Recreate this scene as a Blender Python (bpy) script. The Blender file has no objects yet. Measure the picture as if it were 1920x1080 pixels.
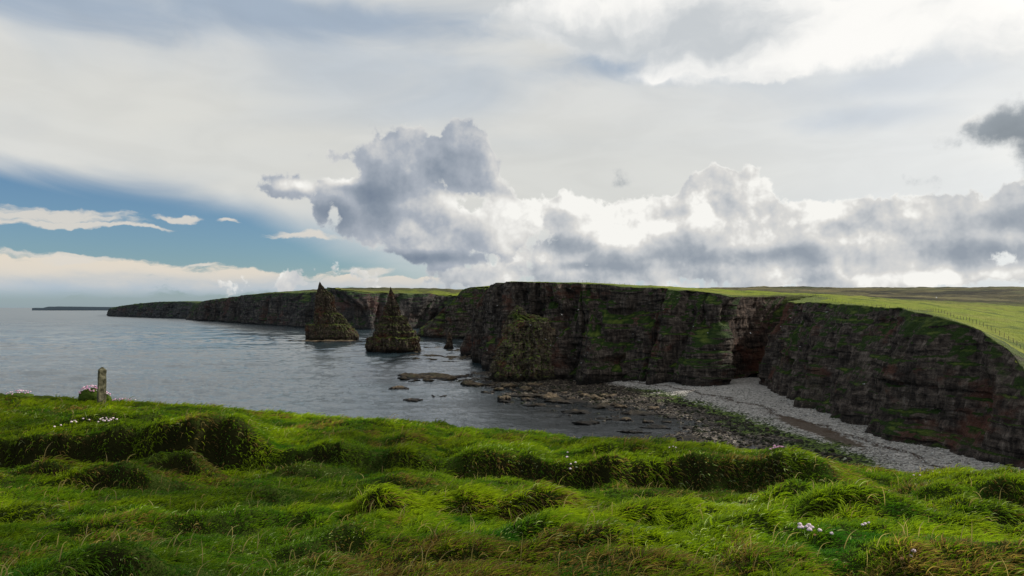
import bpy, math, random
import numpy as np
from math import radians, atan, sin, cos, tan, pi
random.seed(7)
rng = np.random.default_rng(7)
scene = bpy.context.scene
COL = scene.collection

# ------------------------------------------------------------------ camera
F = 1280.0          # focal length in pixels of a 1920 wide picture
EYE = 35.0          # eye height above the sea
PITCH = math.atan(37.0 / F)
cp, sp = cos(PITCH), sin(PITCH)
cam_d = bpy.data.cameras.new('camera')
cam = bpy.data.objects.new('camera', cam_d)
COL.objects.link(cam)
cam.location = (0, 0, EYE)
cam.rotation_euler = (pi / 2 + PITCH, 0, 0)
cam_d.sensor_width = 36.0
cam_d.lens = 24.0
cam_d.clip_start = 0.1
cam_d.clip_end = 200000
scene.camera = cam


def ray(px, py):
    a = (px - 960) / F
    b = (540 - py) / F
    return np.array([a, cp - b * sp, sp + b * cp])


def at(px, py, Y):
    d = ray(px, py)
    return d * (Y / d[1]) + np.array([0, 0, EYE])


def onz(px, py, z):
    d = ray(px, py)
    return d * ((z - EYE) / d[2]) + np.array([0, 0, EYE])


# ------------------------------------------------------------------ numpy noise
def _hash(ix, iy, iz, seed):
    h = (ix * 374761393 + iy * 668265263 + iz * 2147483647 + seed * 974634777) & 0xFFFFFFFF
    h = ((h ^ (h >> 13)) * 1274126177) & 0xFFFFFFFF
    h = ((h ^ (h >> 16)) * 2246822519) & 0xFFFFFFFF
    return ((h ^ (h >> 13)) & 0xFFFFFF) / float(0xFFFFFF)


def vnoise(x, y, z=None, seed=0):
    """smooth value noise in -1..1"""
    x = np.asarray(x, float); y = np.asarray(y, float)
    z = np.zeros_like(x) if z is None else np.asarray(z, float) + np.zeros_like(x)
    fx = np.floor(x); fy = np.floor(y); fz = np.floor(z)
    tx = x - fx; ty = y - fy; tz = z - fz
    ix = fx.astype(np.int64); iy = fy.astype(np.int64); iz = fz.astype(np.int64)
    tx = tx * tx * tx * (tx * (tx * 6 - 15) + 10)
    ty = ty * ty * ty * (ty * (ty * 6 - 15) + 10)
    tz = tz * tz * tz * (tz * (tz * 6 - 15) + 10)
    def c(a, b, d): return _hash(ix + a, iy + b, iz + d, seed)
    x00 = c(0,0,0)*(1-tx)+c(1,0,0)*tx; x10 = c(0,1,0)*(1-tx)+c(1,1,0)*tx
    x01 = c(0,0,1)*(1-tx)+c(1,0,1)*tx; x11 = c(0,1,1)*(1-tx)+c(1,1,1)*tx
    y0 = x00*(1-ty)+x10*ty; y1 = x01*(1-ty)+x11*ty
    return (y0*(1-tz)+y1*tz)*2-1


def fbm(x, y, z=None, oct=4, seed=0, gain=0.5):
    t = 0; a = 1.0; f = 1.0; s = 0
    for o in range(oct):
        t = t + a * vnoise(np.asarray(x)*f + 17.3*o, np.asarray(y)*f - 9.1*o, None if z is None else np.asarray(z)*f + 5.7*o, seed + o*31)
        s += a; a *= gain; f *= 2.03
    return t / s


def sstep(a, b, x):
    t = np.clip((x - a) / (b - a), 0, 1)
    return t * t * (3 - 2 * t)


# ------------------------------------------------------------------ mesh helpers
def mesh_obj(name, verts, faces, mat=None, parent=None, smooth=True, kind=None):
    verts = np.asarray(verts, np.float32)
    me = bpy.data.meshes.new(name)
    if isinstance(faces, np.ndarray):
        k = faces.shape[1]; n = faces.shape[0]
        me.vertices.add(len(verts)); me.vertices.foreach_set('co', verts.ravel())
        me.loops.add(n * k); me.loops.foreach_set('vertex_index', faces.astype(np.int32).ravel())
        me.polygons.add(n)
        me.polygons.foreach_set('loop_start', np.arange(0, n * k, k, dtype=np.int32))
        me.update(calc_edges=True)
        me.validate()
    else:
        me.from_pydata([tuple(v) for v in verts], [], faces)
        me.update()
    if smooth:
        me.polygons.foreach_set('use_smooth', np.ones(len(me.polygons), bool))
    if mat: me.materials.append(mat)
    o = bpy.data.objects.new(name, me)
    COL.objects.link(o)
    if parent: o.parent = parent
    if kind: o['kind'] = kind
    return o


def grid_faces(nr, nc, close=False):
    r = np.arange(nr - 1)[:, None]; c = np.arange(nc if close else nc - 1)[None, :]
    c2 = (c + 1) % nc
    a = r * nc + c; b = r * nc + c2; d = (r + 1) * nc + c; e = (r + 1) * nc + c2
    return np.stack([a, b, e, d], -1).reshape(-1, 4)


def tag(o, label, cat, group=None, kind=None):
    o['label'] = label; o['category'] = cat
    if group: o['group'] = group
    if kind: o['kind'] = kind
    return o


def empty(name, loc):
    o = bpy.data.objects.new(name, None); COL.objects.link(o); o.location = tuple(loc); return o


# ------------------------------------------------------------------ node helper
class NT:
    def __init__(self, tree):
        self.t = tree; tree.nodes.clear(); self.x = 0; self.dim = '3D'
    def n(self, kind, **kw):
        nd = self.t.nodes.new(kind)
        self.x += 30; nd.location = (self.x, 0)
        for k, v in kw.items(): setattr(nd, k, v)
        return nd
    def put(self, sock, v):
        if isinstance(v, bpy.types.NodeSocket): self.t.links.new(v, sock)
        elif v is not None:
            if isinstance(v, (tuple, list)) and len(v) == 3 and sock.type == 'RGBA': v = (*v, 1)
            sock.default_value = v
    def m(self, op, a, b=None, c=None, clamp=False):
        nd = self.n('ShaderNodeMath', operation=op, use_clamp=clamp)
        for i, v in enumerate((a, b, c)):
            if v is not None: self.put(nd.inputs[i], v)
        return nd.outputs[0]
    def v(self, op, a, b=None, c=None, scale=None):
        nd = self.n('ShaderNodeVectorMath', operation=op)
        for i, w in enumerate((a, b, c)):
            if w is not None: self.put(nd.inputs[i], w)
        if scale is not None: self.put(nd.inputs['Scale'], scale)
        return nd.outputs['Value'] if op in ('LENGTH', 'DOT_PRODUCT', 'DISTANCE') else nd.outputs[0]
    def noise(self, vec, scale, detail=4, rough=0.5, dist=0.0, color=False, lac=2.0, ntype='FBM'):
        nd = self.n('ShaderNodeTexNoise')
        nd.noise_type = ntype; nd.noise_dimensions = self.dim
        self.put(nd.inputs['Vector'], vec)
        nd.inputs['Scale'].default_value = scale; nd.inputs['Detail'].default_value = detail
        nd.inputs['Roughness'].default_value = rough; nd.inputs['Distortion'].default_value = dist
        nd.inputs['Lacunarity'].default_value = lac
        return nd.outputs['Color'] if color else nd.outputs['Fac']
    def ss(self, x, a, b, o0=0.0, o1=1.0, lin=False):
        nd = self.n('ShaderNodeMapRange', interpolation_type='LINEAR' if lin else 'SMOOTHSTEP')
        self.put(nd.inputs['Value'], x); self.put(nd.inputs['From Min'], a); self.put(nd.inputs['From Max'], b)
        self.put(nd.inputs['To Min'], o0); self.put(nd.inputs['To Max'], o1)
        return nd.outputs[0]
    def mix(self, f, a, b, mode='MIX'):
        nd = self.n('ShaderNodeMix', data_type='RGBA', blend_type=mode)
        self.put(nd.inputs[0], f); self.put(nd.inputs[6], a); self.put(nd.inputs[7], b)
        return nd.outputs[2]
    def fmix(self, f, a, b):
        nd = self.n('ShaderNodeMix', data_type='FLOAT')
        self.put(nd.inputs[0], f); self.put(nd.inputs[2], a); self.put(nd.inputs[3], b)
        return nd.outputs[0]
    def ramp(self, f, stops):
        nd = self.n('ShaderNodeValToRGB'); cr = nd.color_ramp
        while len(cr.elements) < len(stops): cr.elements.new(0.5)
        for e, (p, c) in zip(cr.elements, stops):
            e.position = p; e.color = (*c, 1)
        self.put(nd.inputs[0], f); return nd.outputs[0]
    def sep(self, v):
        nd = self.n('ShaderNodeSeparateXYZ'); self.put(nd.inputs[0], v); return nd.outputs
    def comb(self, x, y, z):
        nd = self.n('ShaderNodeCombineXYZ')
        for i, w in enumerate((x, y, z)): self.put(nd.inputs[i], w)
        return nd.outputs[0]
    def bump(self, h, strength, dist, normal=None):
        nd = self.n('ShaderNodeBump'); self.put(nd.inputs['Height'], h)
        nd.inputs['Strength'].default_value = strength; nd.inputs['Distance'].default_value = dist
        if normal is not None: self.put(nd.inputs['Normal'], normal)
        return nd.outputs[0]


def new_mat(name):
    m = bpy.data.materials.new(name); m.use_nodes = True
    return m, NT(m.node_tree)


def finish(N, color, rough=0.9, normal=None, spec=0.3, extra=None):
    p = N.n('ShaderNodeBsdfPrincipled')
    N.put(p.inputs['Base Color'], color); N.put(p.inputs['Roughness'], rough)
    N.put(p.inputs['Specular IOR Level'], spec)
    if normal is not None: N.put(p.inputs['Normal'], normal)
    if extra:
        for k, v in extra.items(): N.put(p.inputs[k], v)
    o = N.n('ShaderNodeOutputMaterial'); N.t.links.new(p.outputs[0], o.inputs[0])
    return p


def lin(r, g, b):
    f = lambda c: (c/255/12.92) if c/255 <= 0.04045 else ((c/255+0.055)/1.055)**2.4
    return (f(r), f(g), f(b))


# ------------------------------------------------------------------ sky and sun
SUN_AZ = radians(64)      # to the right of the view
SUN_EL = radians(31)


def make_world():
    w = bpy.data.worlds.new('World'); scene.world = w; w.use_nodes = True
    N = NT(w.node_tree); N.dim = '2D'
    tc = N.n('ShaderNodeTexCoord')
    d = tc.outputs['Generated']
    s = N.sep(d)
    az = N.m('ARCTAN2', s[0], s[1]); el = N.m('ARCSINE', s[2])
    P = N.comb(az, el, 0.0)

    def ae(px, py):
        r = ray(px, py); r = r / np.linalg.norm(r)
        return math.atan2(r[0], r[1]), math.asin(r[2])

    def ell(vec, px, py, rx, ry):
        a, e = ae(px, py)
        c = math.cos(math.atan((px - 960) / F))
        k = F / (c * c) ; ke = F / c
        ix = k / rx; iy = ke / ry
        return N.v('LENGTH', N.v('MULTIPLY_ADD', vec, (ix, iy, 0), (-a * ix, -e * iy, 0)))

    def union(vec, blobs, k=0.25):
        out = None
        for b in blobs:
            l = ell(vec, *b)
            out = l if out is None else N.m('SMOOTH_MIN', out, l, k)
        return out

    def warp(vec, scale, amt, detail=3):
        c = N.noise(vec, scale, detail, 0.55, color=True)
        return N.v('MULTIPLY_ADD', N.v('SUBTRACT', c, (0.5, 0.5, 0.5)), (amt, amt, 0), vec)

    # clear sky
    sky = N.n('ShaderNodeTexSky', sky_type='NISHITA')
    sky.sun_disc = False; sky.sun_elevation = SUN_EL; sky.sun_rotation = SUN_AZ
    sky.air_density = 1.0; sky.dust_density = 0.5; sky.ozone_density = 2.0; sky.altitude = 30
    col = N.mix(1.0, sky.outputs[0], SKY_MUL, 'MULTIPLY')

    # high veil of thin cloud: streaks run down to the right
    rot = N.n('ShaderNodeMapping'); N.put(rot.inputs['Vector'], P)
    rot.inputs['Rotation'].default_value = (0, 0, radians(12))
    rot.inputs['Scale'].default_value = (1.0, 3.2, 1)
    vs = rot.outputs[0]
    nv = N.noise(vs, 2.4, 6, 0.5, 0.6)
    # the blue wedge at the lower left: below a line from (0,330) to (870,470)
    a0, e0 = ae(0, 322); a1, e1 = ae(520, 415)
    slope = (e1 - e0) / (a1 - a0)
    line = N.m('MULTIPLY_ADD', az, slope, e0 - a0 * slope)
    side = N.m('SUBTRACT', el, line)
    side = N.m('MULTIPLY_ADD', N.m('SUBTRACT', nv, 0.5), 0.06, side)
    azf = N.ss(az, ae(380, 400)[0], ae(1000, 400)[0], 0.0, 1.0)
    lo = N.fmix(azf, -0.004, -0.16); hi = N.fmix(azf, 0.038, 0.05)
    veil = N.ss(side, lo, hi)
    # blue-grey thin places in the veil
    thin = union(P, [(90, -10, 420, 60), (1760, 140, 230, 42), (560, 30, 400, 46), (1180,120,200,40), (1650, 215, 170, 26)], 0.3)
    tf = N.ss(N.m('MULTIPLY_ADD', N.m('SUBTRACT', N.noise(vs, 5.0, 5, 0.55, 0.5), 0.5), 1.4, thin), 0.2, 1.35, 1.0, 0.0)
    vcol = N.mix(N.ss(nv, 0.3, 0.7), lin(196, 203, 209), lin(222, 222, 218))
    warm = N.ss(union(P, [(250, 200, 480, 110), (500,290,500,110), (1100, 340, 700, 130)], 0.3), 0.2, 1.3, 0.85, 0.0)
    vcol = N.mix(warm, vcol, lin(221, 220, 213))
    vcol = N.mix(tf, vcol, lin(166, 180, 196))
    sunside = N.ss(az, ae(1050, 300)[0], ae(2300, 300)[0])
    vcol = N.mix(N.m('MULTIPLY', sunside, 0.75), vcol, (0.98, 0.97, 0.93))
    fine = N.ss(N.noise(vs, 9.0, 5, 0.5, 0.4), 0.3, 0.7, 0.975, 1.02)
    vcol = N.v('SCALE', vcol, scale=fine)
    col = N.mix(N.m('MULTIPLY', veil, 0.95), col, vcol)

    # low band of cream cloud along the sea horizon
    Pw = warp(P, 14.0, 0.03, 5)
    st = N.n('ShaderNodeMapping'); N.put(st.inputs['Vector'], Pw); st.inputs['Scale'].default_value = (1, 4.5, 1)
    ns = N.noise(st.outputs[0], 9.0, 7, 0.6)
    band = union(Pw, [(120, 520, 420, 34), (-100, 520, 300, 42), (480, 528, 240, 20), (760, 533, 260, 14)], 0.2)
    fb = N.ss(N.m('MULTIPLY_ADD', N.m('SUBTRACT', 0.5, ns), 1.7, band), 0.78, 1.12, 1.0, 0.0)
    fb = N.m('MULTIPLY', fb, N.ss(el, ae(200, 566)[1], ae(200, 536)[1]))
    ebot = ae(200, 560)[1]; etop = ae(200, 500)[1]
    bcol = N.mix(N.ss(N.m('MULTIPLY_ADD', N.m('SUBTRACT', ns, 0.5), 0.03, el), ebot, etop), lin(176, 190, 202), lin(232, 220, 203))
    col = N.mix(N.m('MULTIPLY', fb, 0.92), col, bcol)
    # streaks in the blue wedge
    wisp = union(Pw, [(90, 402, 150, 9), (110, 418, 130, 5), (235, 426, 60, 3), (335, 411, 34, 5), (430, 412, 14, 3), (575, 442, 60, 5), (110, 481, 110, 5), (690,510,30,9), (380, 497, 30, 3),(120,490,60,6)], 0.05)
    fw = N.ss(N.m('MULTIPLY_ADD', N.m('SUBTRACT', 0.5, N.noise(st.outputs[0], 22.0, 6, 0.6)), 2.2, wisp), 0.55, 1.55, 0.85, 0.0)
    col = N.mix(fw, col, lin(222, 216, 206))

    # horizon haze
    hz = N.ss(el, 0.0, 0.07, 1.0, 0.0)
    col = N.mix(N.m('MULTIPLY', hz, 0.38), col, lin(168, 188, 208))

    def vbil(vec, scale, detail=3):
        nd = N.n('ShaderNodeTexVoronoi', feature='F1', normalize=True, voronoi_dimensions='2D')
        N.put(nd.inputs['Vector'], vec); nd.inputs['Scale'].default_value = scale
        nd.inputs['Detail'].default_value = detail; nd.inputs['Roughness'].default_value = 0.55
        nd.inputs['Lacunarity'].default_value = 2.2
        return nd.outputs['Distance']

    def sdf(vec, blobs, k):
        """soft union of ellipses, in hundreds of photo pixels, positive inside"""
        out = None
        for b in blobs:
            l = ell(vec, *b)
            r = min(b[2], b[3]) / 100.0
            l = N.m('MULTIPLY_ADD', l, -r, r)
            out = l if out is None else N.m('SMOOTH_MAX', out, l, k)
        return out

    QA = warp(P, 5.0, 0.030, 3)
    QB = warp(P, 22.0, 0.010, 3)
    QC = N.v('ADD', QB, (0.006, 0.009, 0))
    F0 = N.m('SUBTRACT', N.noise(QB, 15.0, 8, 0.62), 0.5); W0 = N.m('SUBTRACT', 0.42, vbil(QB, 17.0, 3))
    F1 = N.m('SUBTRACT', N.noise(QC, 15.0, 4, 0.6), 0.5); W1 = N.m('SUBTRACT', 0.42, vbil(QC, 17.0, 2))
    E0 = N.noise(QA, 7.0, 5, 0.5); E1 = N.noise(N.v('ADD', QA, (0.016, 0.022, 0)), 7.0, 2, 0.5)
    EMB = N.m('ADD', N.m('MULTIPLY', N.m('SUBTRACT', F0, F1), 0.8), N.m('MULTIPLY', N.m('SUBTRACT', W0, W1), 0.55))
    EMB = N.m('MULTIPLY_ADD', N.m('SUBTRACT', E0, E1), 1.2, EMB)

    def cumulus(col, blobs, bright, dark, n_amt, v_amt, edge, cwhite, cgrey, emb_gain=1.0, bias=0.4, rim=0.3, rimw=0.12):
        base = sdf(QA, blobs, 0.12)
        dens = N.m('MULTIPLY_ADD', F0, n_amt, N.m('MULTIPLY_ADD', W0, v_amt, base))
        alpha = N.ss(dens, 0.0, edge)
        B = N.ss(N.m('MULTIPLY_ADD', F0, 1.5, union(QB, bright, 0.5)), 0.2, 1.9, 1.0, 0.0)
        D = N.ss(union(QB, dark, 0.5), 0.0, 1.6, 1.0, 0.0)
        lig = N.m('MULTIPLY_ADD', N.m('MULTIPLY', B, N.m('MULTIPLY_ADD', W0, 1.6, 0.75)), 0.42, bias)
        lig = N.m('MULTIPLY_ADD', D, -0.42, lig)
        lig = N.m('MULTIPLY_ADD', N.m('SUBTRACT', E0, 0.5), 0.55, lig)
        lig = N.m('MULTIPLY_ADD', EMB, emb_gain, lig)
        lig = N.m('ADD', lig, N.ss(dens, 0.0, rimw, rim, 0.0))
        cc = N.ramp(lig, [(0.0, cgrey[0]), (0.28, cgrey[1]), (0.55, cgrey[2]), (0.8, cwhite[0]), (1.0, cwhite[1])])
        return N.mix(alpha, col, cc)

    grey = (lin(148, 157, 168), lin(166, 173, 181), lin(196, 199, 202))
    white = (lin(218, 217, 214), (0.93, 0.92, 0.88))
    # bank of cumulus on the right, over the moor
    bank = [(905, 520, 48, 20), (970, 515, 40, 14), (1040, 400, 90, 45), (1180, 420, 150, 62), (1360, 380, 90, 58), (1300, 450, 260, 60),
            (1560, 430, 190, 62), (1760, 440, 190, 62), (1920, 410, 130, 60), (1080, 470, 200, 34), (1500, 492, 440, 34), (2050, 450, 200, 90), (1250,512,420,24),(1750,515,420,28),(1500,530,500,12)]
    bright = [(1100, 375, 140, 30), (1340, 370, 150, 45), (1560, 380, 120, 30), (1700, 420, 110, 45), (1140, 440, 90, 30), (1450, 420, 120, 30), (1300, 412, 200, 24), (1780, 520, 160, 12), (1640,440,90,36)]
    dark = [(1440, 480, 330, 18), (1810, 470, 130, 20), (1590, 425, 50, 20), (1120, 500, 150, 10), (1900, 410, 60, 26), (1060, 460, 60, 16)]
    col = cumulus(col, bank, bright, dark, 0.9, 0.55, 0.10, white, grey, 1.15, 0.55, rim=0.28)
    # big dark cumulus
    main = [(862, 262, 52, 44), (800, 300, 90, 55), (735, 285, 60, 38), (690, 300, 38, 26), (648, 297, 34, 16), (620, 358, 62, 20), (560, 356, 34, 12), (690, 375, 62, 40),
            (605, 402, 20, 34), (760, 380, 110, 80), (745, 425, 115, 50), (850, 440, 130, 52), (945, 425, 85, 56), (850, 480, 95, 22), (885, 300, 52, 44), (870, 345, 60, 40)]
    bright = [(900, 385, 60, 20), (975, 410, 60, 30), (550, 347, 40, 10), (650, 335, 30, 12)]
    dark = [(700, 370, 60, 60), (800, 484, 150, 12), (640, 400, 40, 30)]
    grey2 = (lin(116, 129, 147), lin(138, 149, 163), lin(170, 177, 187))
    col = cumulus(col, main, bright, dark, 0.75, 0.45, 0.10, white, grey2, 0.60, 0.55, rim=0.16)
    # grey scraps at the right
    scr = [(1880, 245, 90, 50), (1930, 215, 80, 40), (1800, 280, 50, 18), (1715, 342, 34, 14), (1159, 338, 22, 10), (1975, 270, 90, 60)]
    col = cumulus(col, scr, [(1790, 215, 60, 20)], [(1900, 270, 100, 60)], 1.0, 0.3, 0.35, white, (lin(140,148,155), lin(150, 158, 165), lin(178, 183, 187)), 0.5, 0.35, rim=0.3, rimw=0.3)
    # bright sheet, upper right
    q = warp(P, 5.0, 0.10, 5)
    q = warp(q, 26.0, 0.02, 5)
    sh = union(q, [(1180, 30, 250, 60), (1450, 60, 330, 85), (1750, 20, 300, 80), (1330, 112, 180, 34), (1460, 135, 90, 22), (1980, -60, 420, 150)], 0.15)
    fs = N.ss(N.m('MULTIPLY_ADD', F0, -0.5, sh), 0.72, 1.10, 1.0, 0.0)
    sn = N.noise(N.v('MULTIPLY', q, (1, 1.9, 1)), 5.0, 6, 0.55)
    shade = N.ss(N.m('MULTIPLY_ADD', N.ss(union(q, [(1150, 50, 170, 30), (1330, 80, 170, 34), (1260, 60, 200, 40)], 0.6), 0.0, 1.7, 0.34, 0.0), -1.0, sn), 0.08, 0.62)
    scol = N.mix(shade, lin(198, 203, 207), (1.0, 0.985, 0.95))
    col = N.mix(N.m('MULTIPLY', fs, 0.93), col, scol)
    # brighter glow of cloud around the (hidden) sun, outside the picture
    sd = (sin(SUN_AZ) * cos(SUN_EL), cos(SUN_AZ) * cos(SUN_EL), sin(SUN_EL))
    gl = N.ss(N.v('DOT_PRODUCT', d, sd), 0.86, 1.0, 0.0, 1.0)
    col = N.mix(N.m('MULTIPLY', gl, 0.7), col, (1.5, 1.45, 1.35))

    bg = N.n('ShaderNodeBackground'); N.put(bg.inputs['Color'], col); bg.inputs['Strength'].default_value = 1.0
    out = N.n('ShaderNodeOutputWorld'); N.t.links.new(bg.outputs[0], out.inputs[0])
    w.cycles.sampling_method = 'MANUAL'; w.cycles.sample_map_resolution = 512


SKY_MUL = (0.056, 0.072, 0.086)
make_world()
sun_d = bpy.data.lights.new('sun', 'SUN'); sun_d.energy = 5.0; sun_d.angle = radians(0.53); sun_d.color = (1.0, 0.93, 0.82)
sun = bpy.data.objects.new('sun', sun_d); COL.objects.link(sun)
# light comes from azimuth SUN_AZ (right of +Y), elevation SUN_EL
from mathutils import Vector
sv = Vector((sin(SUN_AZ) * cos(SUN_EL), cos(SUN_AZ) * cos(SUN_EL), sin(SUN_EL)))
sun.rotation_euler = sv.to_track_quat('Z', 'Y').to_euler()
scene.view_settings.view_transform = 'Standard'
scene.view_settings.look = 'None'
scene.view_settings.exposure = 0
scene.render.engine = 'CYCLES'
scene.cycles.max_bounces = 5
scene.cycles.transparent_max_bounces = 4


# ------------------------------------------------------------------ materials
def rock_material(name, tint=(1, 1, 1), green=0.5, scale=1.0, haze=0.0, top_green=True, greenbias=0.0):
    m, N = new_mat(name)
    g = N.n('ShaderNodeNewGeometry'); pos = g.outputs['Position']; nrm = N.sep(g.outputs['True Normal']); sN = N.sep(g.outputs['Normal'])
    p = N.sep(pos)
    ps = N.v('SCALE', pos, scale=1.0 / scale)
    # beds of stone: noise stretched sideways; cracks: stretched vertically
    bed = N.noise(N.v('MULTIPLY', ps, (0.16, 0.16, 1.0)), 1.0, 7, 0.66)
    crack = N.noise(N.v('MULTIPLY', ps, (0.75, 0.75, 0.14)), 1.0, 8, 0.7)
    big = N.noise(ps, 0.045, 5, 0.6)
    mid = N.noise(ps, 0.35, 6, 0.65)
    f = N.m('MULTIPLY_ADD', bed, 0.42, N.m('MULTIPLY', crack, 0.58))
    c = N.ramp(f, [(0.34, (0.012, 0.011, 0.010)), (0.45, (0.045, 0.038, 0.034)), (0.54, (0.105, 0.088, 0.074)), (0.66, (0.24, 0.21, 0.18))])
    vk = N.n('ShaderNodeTexVoronoi', feature='F1', distance='CHEBYCHEV'); N.put(vk.inputs['Vector'], N.v('MULTIPLY_ADD', ps, (0.40, 0.40, 0.62), N.v('SCALE', N.noise(ps, 0.7, 3, 0.6, color=True), scale=0.35))); vk.inputs['Scale'].default_value = 1.0; vk.inputs['Randomness'].default_value = 0.8
    c = N.v('SCALE', c, scale=N.ss(N.sep(vk.outputs['Color'])[0], 0.0, 1.0, 0.55, 1.45, lin=True))
    red = N.ss(N.noise(N.v('MULTIPLY', ps, (1, 1, 1.8)), 0.05, 5, 0.65), 0.53, 0.66)
    c = N.mix(N.m('MULTIPLY', red, 0.7), c, N.mix(mid, (0.06, 0.026, 0.018), (0.20, 0.085, 0.058)))
    lichen = N.ss(N.noise(ps, 0.12, 6, 0.7), 0.54, 0.72)
    c = N.mix(N.m('MULTIPLY', lichen, 0.4), c, (0.12, 0.115, 0.065))
    # grass: on ledges and in patches
    slope = sN[2]
    gn = N.m('MULTIPLY_ADD', big, 1.6, N.m('MULTIPLY', mid, 0.5))
    gf = N.m('ADD', N.ss(slope, 0.30, 0.75, 0.0, 1.2), N.m('ADD', gn, -1.78 + green + greenbias))
    gf = N.ss(gf, 0.0, 0.30)
    gc = N.mix(mid, (0.008, 0.024, 0.006), (0.045, 0.085, 0.018))
    gc = N.mix(N.ss(slope, 0.7, 0.95), gc, (0.12, 0.17, 0.03))
    c = N.mix(gf, c, gc)
    # wet black foot at the sea
    foot = N.ss(N.m('MULTIPLY_ADD', N.m('SUBTRACT', mid, 0.5), 5.0, p[2]), 1.0, 5.0)
    c = N.mix(foot, (0.016, 0.015, 0.014), c)
    # bird lime
    vor = N.n('ShaderNodeTexVoronoi'); N.put(vor.inputs['Vector'], N.v('MULTIPLY', ps, (1, 1, 1.6))); vor.inputs['Scale'].default_value = 0.55
    sp_ = N.m('MULTIPLY', N.ss(vor.outputs['Distance'], 0.0, 0.16, 1.0, 0.0), N.ss(N.noise(ps, 0.06, 3, 0.5), 0.50, 0.62))
    c = N.mix(N.m('MULTIPLY', sp_, 0.4), c, (0.5, 0.48, 0.44))
    vc = N.n('ShaderNodeTexVoronoi', feature='DISTANCE_TO_EDGE'); N.put(vc.inputs['Vector'], N.v('MULTIPLY_ADD', ps, (0.45, 0.45, 0.30), N.v('SCALE', N.noise(ps, 0.5, 3, 0.6, color=True), scale=0.8))); vc.inputs['Scale'].default_value = 1.0
    joint = N.ss(vc.outputs['Distance'], 0.0, 0.07)
    c = N.mix(N.m('MULTIPLY', N.m('SUBTRACT', 1.0, joint), 0.18), c, (0.010, 0.009, 0.008))
    c = N.mix(1.0, c, tint, 'MULTIPLY')
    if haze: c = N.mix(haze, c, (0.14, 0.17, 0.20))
    h = N.m('ADD', N.m('MULTIPLY', bed, 0.8), N.m('ADD', N.m('MULTIPLY', crack, 1.0), N.m('MULTIPLY', mid, 0.6)))
    h = N.m('MULTIPLY_ADD', N.sep(vk.outputs['Color'])[1], 0.22, N.m('MULTIPLY_ADD', joint, 0.10, h))
    b = N.bump(h, 1.0, 2.0 * scale)
    finish(N, c, 0.92, b, 0.12)
    return m


def grassland_material():
    m, N = new_mat('grassland')
    g = N.n('ShaderNodeNewGeometry'); pos = g.outputs['Position']; p = N.sep(pos)
    n1 = N.noise(N.v('MULTIPLY', pos, (1, 0.6, 1)), 0.03, 6, 0.6)
    n2 = N.noise(N.v('MULTIPLY', pos, (0.5, 1, 1)), 0.25, 6, 0.65)
    green = N.mix(n2, (0.055, 0.095, 0.008), (0.29, 0.34, 0.022))
    green = N.mix(N.ss(n1, 0.42, 0.62, 0, 0.6), green, (0.22, 0.22, 0.04))
    green = N.mix(N.ss(N.noise(N.v('MULTIPLY', pos, (0.5, 1, 1)), 0.07, 7, 0.7), 0.5, 0.62, 0, 0.65), green, (0.035, 0.07, 0.01))
    moor = N.mix(N.ss(N.noise(N.v('MULTIPLY', pos, (0.4, 1.0, 1)), 0.012, 8, 0.72), 0.4, 0.62), (0.016, 0.016, 0.009), (0.15, 0.13, 0.055))
    moor = N.mix(N.ss(N.noise(pos, 0.008, 4, 0.6), 0.5, 0.7, 0, 0.7), moor, (0.07, 0.085, 0.03))
    # green near the cliff, heather further inland
    dist = N.m('ADD', p[1], N.m('MULTIPLY', p[0], 0.25))
    dist = N.m('MULTIPLY_ADD', N.m('SUBTRACT', n1, 0.5), 260.0, dist)
    f = N.ss(dist, 440, 620)
    # far headlands keep green tops
    far = N.ss(p[0], 60, -120)
    f = N.m('MULTIPLY', f, N.ss(p[0], -60, 160))
    farm = N.ss(N.m('MULTIPLY_ADD', N.m('SUBTRACT', n1, 0.5), 400.0, p[1]), 1230, 1300)
    f = N.m('MAXIMUM', f, N.m('MULTIPLY', farm, N.ss(p[0], 0, -100, 0, 0.9)))
    c = N.mix(f, green, moor)
    h = N.m('ADD', n2, N.noise(pos, 1.3, 4, 0.6))
    c = N.mix(N.ss(N.noise(N.v('MULTIPLY', pos, (0.6, 1, 1)), 0.5, 5, 0.7), 0.56, 0.68, 0, 0.6), c, (0.03, 0.045, 0.01))
    c = N.mix(N.ss(p[0], -60, -200, 0, 0.55), c, (0.05, 0.055, 0.025))
    b = N.bump(h, 1.0, 1.6)
    finish(N, c, 0.95, b, 0.1)
    return m


M_ROCK = rock_material('cliff_rock', green=-0.05, tint=(1.0, 0.94, 0.91))
M_ROCK_B = rock_material('cliff_rock_mossy', green=0.07, tint=(0.90, 0.86, 0.83))
M_ROCK_C = rock_material('cliff_rock_slope', green=-0.16, scale=1.6, tint=(0.8, 0.76, 0.72))
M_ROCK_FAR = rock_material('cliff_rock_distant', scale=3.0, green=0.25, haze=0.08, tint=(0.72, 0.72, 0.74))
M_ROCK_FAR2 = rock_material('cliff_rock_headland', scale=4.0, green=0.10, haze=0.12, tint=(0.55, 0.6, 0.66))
M_STACK = rock_material('stack_rock', green=0.0, scale=0.7, tint=(0.78, 0.70, 0.60))
M_SPUR = rock_material('spur_rock', green=-0.05, scale=0.7, tint=(1.45, 1.35, 1.10))
M_ROCK_G = rock_material('gully_rock', green=0.05, tint=(0.75, 0.62, 0.57))
M_GRASSLAND = grassland_material()

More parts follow.
